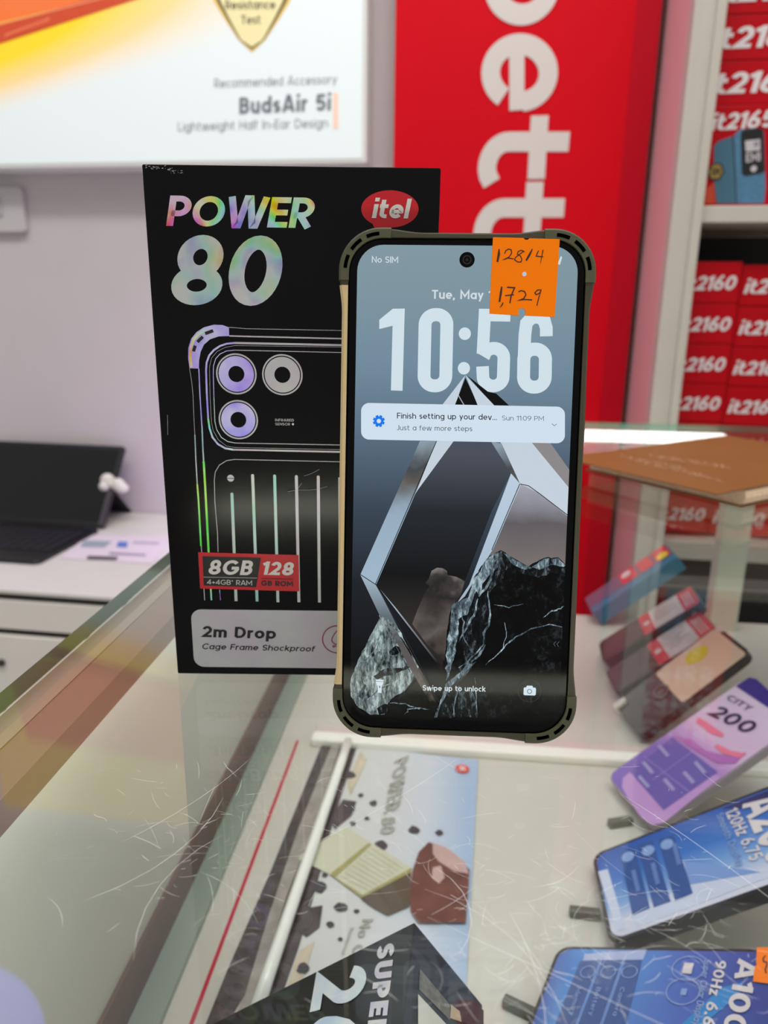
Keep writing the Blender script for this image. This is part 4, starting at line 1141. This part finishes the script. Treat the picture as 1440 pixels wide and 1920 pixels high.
pen([(828, 235), (780, 330), (728, 420)], [16, 34, 28]); pen([(925, 262), (885, 350), (1000, 358)], 16); pen([(996, 248), (972, 370), (955, 470)], [18, 14, 6])
pen([(342, 830), (330, 920), (305, 1075)], [20, 36, 26]); pen([(362, 1085), (345, 1125), (310, 1165)], [20, 20, 8])
pen([(425, 842), (545, 850), (490, 980), (470, 1095)], 22); pen([(395, 975), (535, 960)], 18)
pen([(605, 915), (650, 895), (705, 910), (725, 960), (690, 1020), (600, 1052), (700, 1035), (825, 1042)], 19)
pen([(970, 885), (910, 885), (865, 930), (885, 960), (935, 940), (968, 890), (930, 1000), (898, 1135)], 17)
mb.build('handwriting', pt)

# ------------------------------------------------------------------ brown notebook on the glass
M_kraft = mat('brown_cover', (134, 84, 34), .5, var=.05, scale=20); M_page = mat('page_edges', (232, 200, 166), .7, var=.12, scale=500)
ny = 1.0043; N0 = V((.245, .5219, 0)); na = V((-math.cos(ny), math.sin(ny), 0)); nb_ = V((math.sin(ny), math.cos(ny), 0))
nw, nl = .158, .25
nbk = empty('notebook', N0+na*nw/2+nb_*nl/2, 'thick brown-covered notebook lying on the glass counter at the right', 'notebook')
mb = MB(); mb.box(N0+V((0, 0, .0148)), na*nw, nb_*nl, (0, 0, .0013), M_kraft); mb.build('cover', nbk, bevel=.0004)
mb = MB(); mb.box(N0+nb_*.034+V((0, 0, .0006)), na*nw, nb_*(nl-.034), (0, 0, .0012), M_kraft); mb.build('cover', nbk, bevel=.0004)
mb = MB()
prof = [(.003, .0019), (.0, .0035), (-.001, .008), (.0, .0125), (.003, .0147), (nw-.004, .0147), (nw-.004, .0019)]
mb.loft([[N0+nb_*.036+na*x+ZUP*z for x, z in prof], [N0+nb_*(nl-.004)+na*x+ZUP*z for x, z in prof]], M_page); mb.build('page_block', nbk)
np_ = Pad(N0+V((0, 0, .0162)), -na, nb_) if False else Pad(V((0, 0, .0162)), (1, 0, 0), (0, 1, 0))
M_faint = mat('faint_print', (186, 140, 106), .5)
mb = MB()
for a_, b_ in (((1165, 858), (1290, 882)), ((1215, 857), (1372, 880)), ((1190, 868), (1330, 896)), ((1285, 890), (1362, 906))):
    np_.text(mb, 'NOTE BOOK', b_, a_, (b_[0]-18, b_[1]-9), .12, M_faint, .0001)
mb.build('cover_print', nbk)

# ------------------------------------------------------------------ things lying inside the case
lp = Pad((0, 0, SZ+.0016), (1, 0, 0), (0, 1, 0))
M_leaf = mat('leaflet_paper', (214, 216, 218), .3, coat=.2)
TL, TR, BR, BL = (602, 1392), (897, 1425), (868, 1945), (384, 1935)
mb = MB(); L = [tuple(lp.at(q)) for q in (BL, BR, TR, TL)]
lp.prism(mb, L, M_leaf, -.0010, 0)
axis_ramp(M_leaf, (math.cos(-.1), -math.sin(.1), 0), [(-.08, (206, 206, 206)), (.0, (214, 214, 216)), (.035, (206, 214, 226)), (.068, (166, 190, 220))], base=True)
lf = tag(mb.build('leaflet'), 'glossy advertising leaflet showing a hand holding a phone, under the counter glass', 'leaflet')
zf = Z(380, 1380, 2.6667)
M_rub = mat('leaflet_dark', (74, 64, 66), .35, var=.5, scale=90); M_rub2 = mat('leaflet_sand', (206, 192, 170), .35, var=.15, scale=60)
M_spk = mat('leaflet_speck', (70, 66, 72), .4); M_pale = mat('leaflet_grey', (168, 168, 160), .4)
mb = MB()
h1 = .0003
lp.poly(mb, [zf(*q) for q in ((600, 30), (650, 35), (480, 460), (330, 900), (210, 1300), (100, 1480), (0, 1480), (120, 1180), (330, 700))], M_rub, h1)
lp.poly(mb, [zf(*q) for q in ((650, 35), (690, 40), (570, 420), (420, 800), (300, 1200), (230, 1480), (120, 1480), (210, 1300), (330, 900), (480, 460))], mat('leaflet_mid', (160, 152, 146), .35, var=.25, scale=70), h1)
lp.poly(mb, [zf(*q) for q in ((690, 40), (775, 45), (700, 280), (640, 480), (600, 640), (540, 860), (480, 1060), (400, 1290), (300, 1480), (230, 1480), (300, 1200), (420, 800), (570, 420))], M_rub, h1)
lp.poly(mb, [zf(*q) for q in ((720, 240), (790, 80), (820, 120), (740, 300))], M_rub2, h1*2); lp.poly(mb, [zf(*q) for q in ((480, 1080), (560, 1030), (500, 1220), (400, 1330))], M_rub2, h1*2)
lp.poly(mb, [zf(*q) for q in ((700, 320), (770, 330), (745, 400), (660, 470), (640, 420))], M_rub, h1*2); lp.poly(mb, [zf(*q) for q in ((540, 860), (600, 850), (585, 960), (520, 1010), (480, 980))], M_rub, h1*2)
rnd = random.Random(3)
for x, y, r in ((855, 340, 18), (822, 415, 12), (790, 300, 12), (750, 440, 14), (1055, 475, 26), (1183, 487, 18), (890, 550, 32), (690, 860, 32), (770, 880, 14), (640, 945, 18), (500, 1165, 32), (690, 1020, 12), (740, 200, 26), (735, 360, 30), (585, 760, 34), (610, 700, 16)):
    c = zf(x, y); lp.poly(mb, [(c[0]+r/2.67*rnd.uniform(.7, 1.2)*math.cos(t)*1.1, c[1]+r/2.67*rnd.uniform(.6, 1)*math.sin(t)) for t in [i*math.pi/5 for i in range(10)]], M_spk, h1*2.6)
mb.build('printed_rubble', lf)
mb = MB()
M_ph1 = mat('printed_olive_phone', (206, 206, 184), .35); M_ph2 = mat('printed_olive_edge', (166, 160, 104), .35); M_ph3 = mat('printed_ribs', (190, 190, 160), .35)
lp.poly(mb, [zf(*q) for q in ((490, 600), (640, 500), (720, 460), (830, 530), (1045, 665), (1000, 760), (800, 810), (640, 700), (480, 620))], M_ph1, h1*3)
lp.poly(mb, [zf(*q) for q in ((640, 695), (830, 540), (845, 550), (660, 715))], M_ph2, h1*4)
for i in range(9):
    t = i/8; lp.line(mb, [zf(690+150*t, 705-140*t), zf(830+170*t, 780-110*t)], .0008, M_ph3, h1*4)
lp.poly(mb, [zf(*q) for q in ((640, 700), (800, 800), (1000, 690), (1045, 665), (1040, 720), (900, 790), (820, 830), (760, 790))], M_ph2, h1*4)
lp.poly(mb, [zf(*q) for q in ((790, 820), (1040, 690), (1045, 800), (1030, 860), (925, 905), (860, 870))], mat('printed_case', (96, 84, 70), .35), h1*5)
mb.build('printed_phone', lf)
mb = MB()
M_sk = mat('printed_skin', (112, 70, 62), .4, var=.25, scale=60); M_sk2 = mat('printed_skin_light', (196, 164, 160), .4, var=.08, scale=60)
lp.poly(mb, [zf(*q) for q in ((1050, 680), (1080, 590), (1130, 540), (1180, 560), (1260, 600), (1335, 680), (1315, 945), (1080, 945), (1040, 890), (1035, 800))], M_sk, h1*6)
lp.poly(mb, [zf(*q) for q in ((1150, 545), (1220, 570), (1310, 640), (1330, 700), (1260, 690), (1180, 640), (1150, 600))], M_sk2, h1*7); lp.poly(mb, [zf(*q) for q in ((1150, 670), (1190, 660), (1210, 720), (1180, 750), (1145, 720))], M_sk2, h1*7)
mb.build('printed_hand', lf)
mb = MB()
lp.text(mb, 'POWER', zf(960, 130), zf(905, 400), zf(1030, 100), .2, M_pale, h1*3); lp.text(mb, '80', zf(893, 415), zf(885, 500), zf(965, 405), .2, M_pale, h1*3)
mb.build('title_lettering', lf); mb = MB()
lp.text(mb, 'No C', zf(800, 920), zf(740, 1100), zf(850, 920), .2, M_pale, h1*3); lp.text(mb, 'Shockproof', zf(740, 960), zf(690, 1100), zf(760, 960), .15, M_pale, h1*3)
mb.build('caption_lettering', lf); mb = MB()
c = lp.at(zf(1298, 168)); lp.disc(mb, c, .0062, mat('printed_red_dot', (222, 80, 84), .4), h1*3); lp.text(mb, 'X', (c.x-.003, c.y-.003), (c.x+.003, c.y-.003), (c.x-.003, c.y+.003), .2, M_pwht, h1*4, px=False)
mb.build('red_emblem', lf)
# added white bar on the leaflet: a reflected light streak given solid shape
M_streak = mat('streak_white', (252, 253, 250), .15, coat=.6)
lh = empty('light_streak_bar', lp.P(lp.at((640, 1500)), -.001), 'white bar added on the leaflet to stand for a reflected streak of light', 'bar')
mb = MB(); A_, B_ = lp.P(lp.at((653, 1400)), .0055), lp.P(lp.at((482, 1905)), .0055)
mb.tube([A_+(B_-A_)*i/8 for i in range(9)], .0042, M_streak, 14); mb.build('streak_bar', lh, smooth=True)

M_stand = mat('grey_stand_plastic', (96, 96, 86), .35); M_prop = mat('clear_grey_plastic', (176, 174, 164), .3)
def dummy(O, yaw, tilt, w, h, th, name, label, cat, bodymat, r=.009, standl=None, foot=True, group=None):
    O = V(O); lv = V((math.cos(yaw)*math.cos(tilt), math.sin(yaw)*math.cos(tilt), math.sin(tilt))); sv = V((math.sin(yaw), -math.cos(yaw), 0))
    p = Pad(O, sv, lv)
    root = empty(name, V((O.x, O.y, SZ))+sv*w/2, label, cat, group)
    mb = MB(); p.prism(mb, rrect(0, 0, w, h, r), bodymat, -th, 0, .0008); mb.build('body', root)
    if standl:
        st = empty('display_stand', V((O.x, O.y, SZ))+sv*w/2+lv.xy.to_3d()*h*.4, standl, 'stand', 'stands under the display phones')
        hl = lv.xy.to_3d().normalized()
        b = O+sv*w*.12-p.n*(th+.0006)
        q = [b+lv*h*.25, b+lv*h*.55]
        if q[0].z < SZ+.004: q[0] = b+lv*((SZ+.004-b.z)/lv.z)
        lo = [V((q[0].x, q[0].y, SZ+.0002)), V((q[1].x, q[1].y, SZ+.0002))]
        m2 = MB(); m2.loft([[v for v in (q[0], q[1], lo[1], lo[0])], [v+sv*w*.25 for v in (q[0], q[1], lo[1], lo[0])]], M_prop); m2.build('prop', st)
        if foot:
            b = on_z(foot[0], foot[1], SZ+.0003)
            m2 = MB(); m2.box(b-hl*.008-sv*.003, hl*.02, sv*.006, ZUP*.006, M_stand); m2.build('foot', st, bevel=.001)
    return root, p
# purple display phone
M_db = mat('dummy_body_dark', (20, 18, 28), .25)
M_pur = mat('purple_face', (190, 150, 200), .2)
r1, p = dummy((.1889, .531, -.2302), .2273, .5712, .067, .144, .008, 'display_phone', 'purple display phone with a big number, propped up in the case', 'display phone', mat('lilac_edge', (150, 140, 150), .25), standl='small grey stand under the purple display phone', foot=(1158, 1548))
zp = Z(1060, 1240, 3.789)
def fpoly(mb, L, m, h, fn): p.poly(mb, [fn(*q) for q in L], m, h)
mb = MB(); p.poly(mb, rrect(.0012, .0012, .0658, .1428, .008), M_pur, .0002, px=False)
lvz = p.u
b0 = (p.P((0, 0))-V(r1.location)).dot(lvz)
axis_ramp(M_pur, lvz, [(b0, (120, 90, 185)), (b0+.05, (128, 104, 186)), (b0+.072, (186, 140, 200)), (b0+.085, (214, 180, 214)), (b0+.144, (216, 196, 220))], base=True)
p.poly(mb, [zp(*q) for q in ((410, 830), (460, 790), (700, 1060), (1060, 800), (1100, 830), (700, 1150), (620, 1165), (540, 1110), (450, 980), (405, 900))], mat('lilac_print', (190, 146, 206), .25), .0004)
p.poly(mb, [zp(*q) for q in ((650, 640), (760, 540), (1085, 790), (700, 1060), (470, 780))], mat('violet_panel', (104, 88, 170), .25), .0006)
p.line(mb, [zp(560, 680), zp(880, 930)], .001, mat('violet_line', (140, 120, 196), .3), .0008); p.line(mb, [zp(620, 850), zp(900, 650)], .001, mat('violet_line', (140, 120, 196), .3), .0008)
p.poly(mb, [zp(*q) for q in ((760, 530), (900, 560), (1000, 640), (1180, 680), (1290, 650), (1210, 730), (1080, 730), (950, 650))], mat('purple_swoosh', (176, 104, 180), .25), .0007)
p.poly(mb, [zp(*q) for q in ((945, 400), (985, 420), (1130, 520), (1120, 545), (1040, 520), (930, 440))], mat('pink_swoosh', (232, 120, 150), .25), .0007); p.poly(mb, [zp(*q) for q in ((1080, 590), (1180, 640), (1290, 660), (1240, 690), (1120, 660), (1060, 610))], mat('pink_swoosh', (232, 120, 150), .25), .0008)
p.poly(mb, [zp(*q) for q in ((1215, 180), (1310, 118), (1360, 130), (1480, 240), (1480, 345), (1440, 330))], mat('indigo_top', (66, 52, 136), .25), .0008)
mb.build('printed_face', r1)
mb = MB(); M_dtxt = mat('plum_ink', (50, 36, 66), .4)
p.text(mb, '200', zp(1012, 380), zp(1290, 520), zp(1105, 318), .17, M_dtxt, .001, ls=.12)
mb.build('title_lettering', r1); mb = MB()
p.text(mb, 'CITY', zp(1140, 270), zp(1300, 360), zp(1180, 240), .16, mat('mauve_ink', (120, 100, 130), .4), .001)
mb.build('name_lettering', r1); mb = MB()
M_vt = mat('pale_violet_ink', (160, 150, 200), .4)
for q in ((700, 640), (590, 760), (960, 760), (740, 880), (880, 830), (560, 860)):
    p.line(mb, [zp(q[0]-35, q[1]-40), zp(q[0]+35, q[1]+40)], .003, M_vt, .001)
mb.build('lettering', r1)
# blue display phone, upper
zb = Z(960, 1480, 3)
def bluephone(args, label, stand, foot, thk=.009):
    M = mat('blue_face', (60, 110, 190), .15)
    r, p = dummy(*args, thk, 'display_phone', label, 'display phone', M_db, standl=stand, foot=foot)
    w, h = args[3], args[4]
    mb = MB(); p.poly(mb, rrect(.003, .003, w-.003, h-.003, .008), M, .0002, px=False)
    return r, p, M, mb
r2, p, M, mb = bluephone(((.1511, .4383, -.23), -.1253, .5576, .0783, .170), 'blue display phone in the middle of the row, lower left corner in shadowed black', 'small grey stand under the middle blue display phone', (1090, 1718))
r2['label'] = 'blue display phone propped between the purple one and the one with an orange tag'
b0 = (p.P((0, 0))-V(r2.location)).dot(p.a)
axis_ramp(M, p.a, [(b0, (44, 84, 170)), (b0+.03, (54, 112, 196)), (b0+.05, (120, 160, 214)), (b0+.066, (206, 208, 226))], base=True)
M_bp = mat('blue_panel', (44, 82, 152), .2); M_wp = mat('pale_blue', (196, 204, 228), .2); M_bl3 = mat('sky_wedge', (120, 152, 212), .2)
p.poly(mb, [zb(*q) for q in ((485, 465), (540, 450), (640, 790), (590, 800))], M_wp, .0004)
p.poly(mb, [zb(*q) for q in ((1010, 535), (960, 405), (1400, 470), (1440, 440), (1440, 500), (700, 780), (660, 700))], M_wp, .0004); p.poly(mb, [zb(*q) for q in ((968, 405), (1400, 468), (1005, 538))], M_bl3, .0006)
for L in (((612, 368), (692, 325), (778, 672), (680, 712)), ((706, 318), (790, 290), (896, 634), (800, 668)), ((826, 285), (912, 262), (1020, 588), (920, 632))):
    p.poly(mb, [zb(*q) for q in L], M_bp, .0007)
p.poly(mb, [zb(*q) for q in ((1180, 110), (1440, 10), (1560, -40), (1560, 60), (1300, 110))], mat('navy_corner', (40, 40, 100), .2), .0005)
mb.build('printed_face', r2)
mb = MB(); M_bt = mat('white_ink', (214, 206, 210), .4); M_bt2 = mat('haze_ink', (130, 160, 214), .4)
p.text(mb, 'A200', (1392, 1511), (1443, 1628), (1468, 1482), .2, M_bt, .001, ls=.08)
mb.build('title_lettering', r2); mb = MB()
p.text(mb, '120Hz 6.75', (1360, 1524), (1408, 1618), (1383, 1515), .16, M_bt, .001); p.text(mb, 'Smooth Display', (1344, 1530), (1384, 1628), (1357, 1525), .14, M_bt2, .001)
mb.build('caption_lettering', r2); mb = MB()
for q in ((655, 385), (770, 350), (875, 315)): p.disc(mb, p.at(zb(*q)), .0045, M_bt2, .001, 16)
for q in ((700, 520), (810, 480), (930, 370)): p.line(mb, [zb(q[0]-15, q[1]-60), zb(q[0]+15, q[1]+60)], .003, mat('steel_ink', (88, 122, 184), .4), .001)
mb.build('panel_icons', r2)
# blue display phone, lower, with an orange tag
r3, p, M, mb = bluephone(((.110, .361, -.231), -.503, .464, .0754, .162), 'blue display phone nearest the viewer with an orange tag at its top end', 'small grey stand under the nearest blue display phone', (968, 1895))
b0 = (p.P((0, 0))-V(r3.location)).dot(p.u)
axis_ramp(M, p.u, [(b0, (44, 70, 160)), (b0+.02, (60, 140, 216)), (b0+.035, (130, 156, 214)), (b0+.055, (80, 130, 204)), (b0+.08, (74, 104, 190)), (b0+.12, (40, 70, 150))], base=True, noise=.006, nscale=40)
for L in (((385, 970), (495, 965), (350, 1340), (240, 1340)), ((510, 965), (620, 965), (490, 1340), (370, 1340)), ((640, 968), (732, 968), (640, 1340), (510, 1340))):
    p.poly(mb, [zb(*q) for q in L], mat('blue_panel', (50, 84, 150), .2), .0006)
p.poly(mb, [zb(*q) for q in ((410, 930), (760, 905), (740, 962), (400, 968))], mat('pale_band', (168, 180, 220), .2), .0005)
p.poly(mb, [zb(*q) for q in ((940, 1340), (1180, 1120), (1300, 1090), (1280, 1160), (1060, 1340))], mat('cyan_streak', (36, 136, 206), .2), .0005)
mb.build('printed_face', r3)
mb = MB()
p.text(mb, 'A100', (1386, 1800), (1355, 1938), (1424, 1806), .2, M_bt, .001, ls=.08); mb.build('title_lettering', r3); mb = MB(); p.text(mb, '90Hz 6.6', (1344, 1803), (1318, 1925), (1364, 1806), .18, M_bt, .001); p.text(mb, 'Super Clear Display', (1322, 1802), (1300, 1925), (1335, 1804), .14, M_bt2, .001)
mb.build('caption_lettering', r3); mb = MB()
for q in ((995, 1015), (965, 1145)): p.ring(mb, p.at(zb(*q)), .0082, .0088, M_bt2, .001)
p.line(mb, [zb(1000, 985), zb(985, 1045)], .005, M_bt, .001); p.line(mb, [zb(975, 1130), zb(965, 1165)], .003, M_bt2, .001)
for q in ((430, 1035), (545, 1035), (665, 1035)): p.ring(mb, p.at(zb(*q)), .004, .0046, M_bt2, .001)
for q, t in (((395, 1120), 'Memory'), ((505, 1120), 'Battery'), ((640, 1120), 'Camera')): p.text(mb, t, zb(q[0]-25, q[1]), zb(q[0]-70, q[1]+160), zb(q[0], q[1]+5), .14, M_bt2, .001)
mb.build('panel_icons', r3)
mb = MB(); q = [tuple(p.at(zb(*t))) for t in ((1382, 900), (1500, 900), (1490, 1110), (1360, 1092), (1372, 1005), (1385, 1000), (1378, 990))]
p.poly(mb, q, M_tagorange, .0012, px=False)
t_ = tag(mb.build('price_tag'), 'orange price tag on the top end of the nearest blue display phone', 'price tag')
mb = MB(); p.line(mb, [zb(*q) for q in ((1432, 950), (1418, 965), (1422, 985), (1436, 985), (1440, 1000), (1430, 1030), (1436, 1050))], .0007, M_pen, .0015); mb.build('handwriting', t_)

# two keypad phones with red and white labels
M_lr = mat('label_red', (214, 40, 62), .4); M_lw = mat('label_white', (214, 204, 202), .5, var=.06, scale=300); M_kp = mat('keypad_dark', (64, 52, 58), .35, var=.3, scale=120)
zk = Z(1060, 1000, 3.789)
for O, yw, tl, w, h, lab, sl, polys in (
    ((.2508, .7781, -.2263), -.1785, .70, .05, .122, 'dark keypad phone with red and white label, farther of the two similar ones', 'small grey stand under the farther keypad phone',
     (((495, 600), (560, 560), (620, 715), (545, 750)), ((565, 555), (800, 435), (860, 560), (620, 710)), ((805, 430), (905, 375), (980, 470), (860, 560)))),
    ((.2418, .7188, -.232), -.0497, .6786, .0488, .119, 'dark keypad phone with red and white label, nearer of the two similar ones', 'small grey stand under the nearer keypad phone',
     (((575, 800), (640, 760), (715, 895), (630, 935)), ((645, 755), (870, 635), (940, 745), (715, 890)), ((870, 630), (965, 575), (1035, 670), (945, 750))))):
    r, p = dummy(O, yw, tl, w, h, .012, 'keypad_phone', lab, 'phone', mat('keypad_body', (40, 36, 44), .3), r=.007, standl=sl, foot=False)
    mb = MB(); p.poly(mb, rrect(.003, .003, w-.003, h*.45, .003), M_kp, .0003, px=False); mb.build('keypad', r)
    mb = MB(); p.poly(mb, rrect(.001, h*.44, w-.001, h*.99, .003), M_lr, .0005, px=False); p.poly(mb, [(.0015, h*.55), (w-.0015, h*.55), (w-.0015, h*.84), (.0015, h*.84)], M_lw, .0008, px=False)
    lb_ = mb.build('label', r)
    mb = MB(); p.disc(mb, (w*.5, h*.495), .004, M_lw, .0008)
    for i in range(6): p.line(mb, [(w*.12+i*w*.11, h*.58), (w*.12+i*w*.11, h*(.72 if i % 2 else .8))], .0012, mat('label_ink', (160, 130, 134), .5), .001, px=False)
    for i in range(3): p.line(mb, [(w*.2, h*(.88+.03*i)), (w*.85, h*(.88+.03*i))], .0014, M_lw, .001, px=False)
    mb.build('label_print', lb_)
# phone with beige label
r, p = dummy((.2314, .6507, -.232), .098, .713, .0595, .126, .009, 'display_phone', 'dark phone with a beige label and yellow patch, beside the purple display phone', 'display phone', mat('maroon_black', (40, 28, 32), .25, var=.2, scale=60), standl='small grey stand under the beige-labelled phone', foot=False)
mb = MB(); p.poly(mb, rrect(.003, .05, .0585, .122, .004), mat('beige_label', (232, 200, 172), .5), .0005, px=False); lb_ = mb.build('label', r)
mb = MB(); c = p.at((1307, 1229)); p.poly(mb, ellipse(c.x, c.y, .0095, .0125, 20), mat('yellow_patch', (226, 206, 30), .5), .0008, px=False); mb.build('yellow_patch', lb_)
mb = MB(); c = p.at((1240, 1297)); p.ring(mb, c, .006, .0085, mat('lens_ring_grey', (110, 92, 92), .2), .0008); p.ring(mb, c, .001, .0035, mat('lens_ring_grey', (110, 92, 92), .2), .0008); mb.build('rear_camera', r)
mb = MB(); p.prism(mb, rrect(.004, -.002, .011, .012, .003), M_plastic, -.006, .003); mb.build('white_clip', r)
mb = MB(); p.prism(mb, rrect(.006, .121, .014, .129, .0035), M_plastic, -.006, .003); mb.build('white_clip', r)
# small red and teal phone package
r, p = dummy((.269, .9086, -.2245), -.0711, .6938, .05, .125, .02, 'phone_package', 'narrow red and teal phone package, farthest item on the case shelf', 'package', mat('teal_side', (26, 116, 150), .3), r=.002, standl='small grey stand under the red and teal package', foot=False)
mb = MB(); p.poly(mb, [(.001, .001), (.034, .001), (.034, .124), (.001, .124)], mat('slate_face', (104, 92, 118), .3), .0004, px=False)
p.poly(mb, [(.001, .052), (.034, .052), (.034, .075), (.001, .075)], M_lr, .0007, px=False); p.poly(mb, [(.001, .079), (.034, .079), (.034, .098), (.001, .098)], M_lr, .0007, px=False); p.poly(mb, [(.001, .102), (.034, .102), (.034, .122), (.001, .122)], M_lr, .0007, px=False)
mb.build('front_label', r)
mb = MB(); p.disc(mb, (.026, .112), .008, mat('yellow_spot', (236, 200, 30), .5), .001); mb.build('yellow_spot', r); mb = MB(); p.disc(mb, (.012, .062), .007, M_lw, .001); mb.build('white_spot', r)

# black box with holographic lettering, propped up at the near edge
KS = .915
A_ = EYE+(V((.0165, .2766, -.1307))-EYE)*KS; yw, el = -.1318, .6567
hdn = V((math.cos(yw)*math.cos(el), math.sin(yw)*math.cos(el), math.sin(el))); wd = V((math.sin(yw), -math.cos(yw), 0)); nd = V((math.cos(yw)*math.sin(el), math.sin(yw)*math.sin(el), -math.cos(el)))
bw_, bh_, bd_ = .09*KS, .166*KS, .055*KS
ap = Pad(A_-hdn*bh_, wd, hdn)
b2 = empty('phone_box', V((-.03, .24, SZ)), 'black phone box with silver-blue lettering propped up inside the case near the viewer', 'box')
mb = MB(); mb.box(A_-hdn*bh_, wd*bw_, hdn*bh_, nd*bd_, mat('black_carton_dull', (22, 22, 24), .35, var=.2, scale=80)); mb.build('carton', b2, bevel=.0006)
zx = Z(400, 1700, 2.769)
F_b = foil('foil_ice', .58, .12, .42, .82, 28, .2, .45); F_l = foil('foil_lilac', .70, .06, .3, .72, 40, .25, .45)
mb = MB()
ap.text(mb, 'SUPER', zx(858, 205), zx(795, 690), zx(945, 190), .25, F_l, .0004, ls=.12)
ap.text(mb, '26', zx(535, 365), zx(455, 830), zx(805, 285), .2, F_b, .0004, ls=.14)
mb.build('title_lettering', b2)
epd = Pad(A_, wd, nd)
ep = Pad(A_+wd*bw_, -wd, nd) if epd.n.dot(hdn) < 0 else epd
mb = MB()
M_lab = mat('white_sticker', (206, 204, 198), .5); M_st = mat('grey_stripe', (112, 108, 98), .4, var=.3, scale=400)
ep.poly(mb, [zx(*q) for q in ((1060, 455), (1215, 620), (1060, 640))], M_lab, .0003)
ep.poly(mb, [zx(*q) for q in ((1070, 325), (1225, 510), (1225, 590), (1065, 430))], M_st, .0003)
ep.poly(mb, [zx(*q) for q in ((1230, 510), (1275, 545), (1285, 600), (1225, 580))], mat('tan_seal', (190, 166, 140), .5), .0004)
ep.poly(mb, [zx(*q) for q in ((1220, 500), (1330, 480), (1400, 540), (1400, 640), (1290, 600))], mat('maroon_patch', (52, 18, 22), .4), .00035)
mb.build('end_stickers', b2)
st = empty('display_stand', V((-.04, .24, SZ)), 'dark grey prop under the black box inside the case', 'stand', 'stands under the display phones')
for k in (.25, .75):
    b = A_-hdn*bh_+wd*bw_*k+nd*(bd_+.0006); q = [b+hdn*.055, b+hdn*bh_*.9]
    if q[0].z < SZ: q[0] = b+hdn*((SZ+.001-b.z)/hdn.z)
    lo = [V((q[0].x, q[0].y, SZ+.0002)), V((q[1].x, q[1].y, SZ+.0002))]
    m2 = MB(); m2.loft([[v-wd*.0015 for v in (q[0], q[1], lo[1], lo[0])], [v+wd*.0015 for v in (q[0], q[1], lo[1], lo[0])]], M_stand); m2.build('side_plate', st)
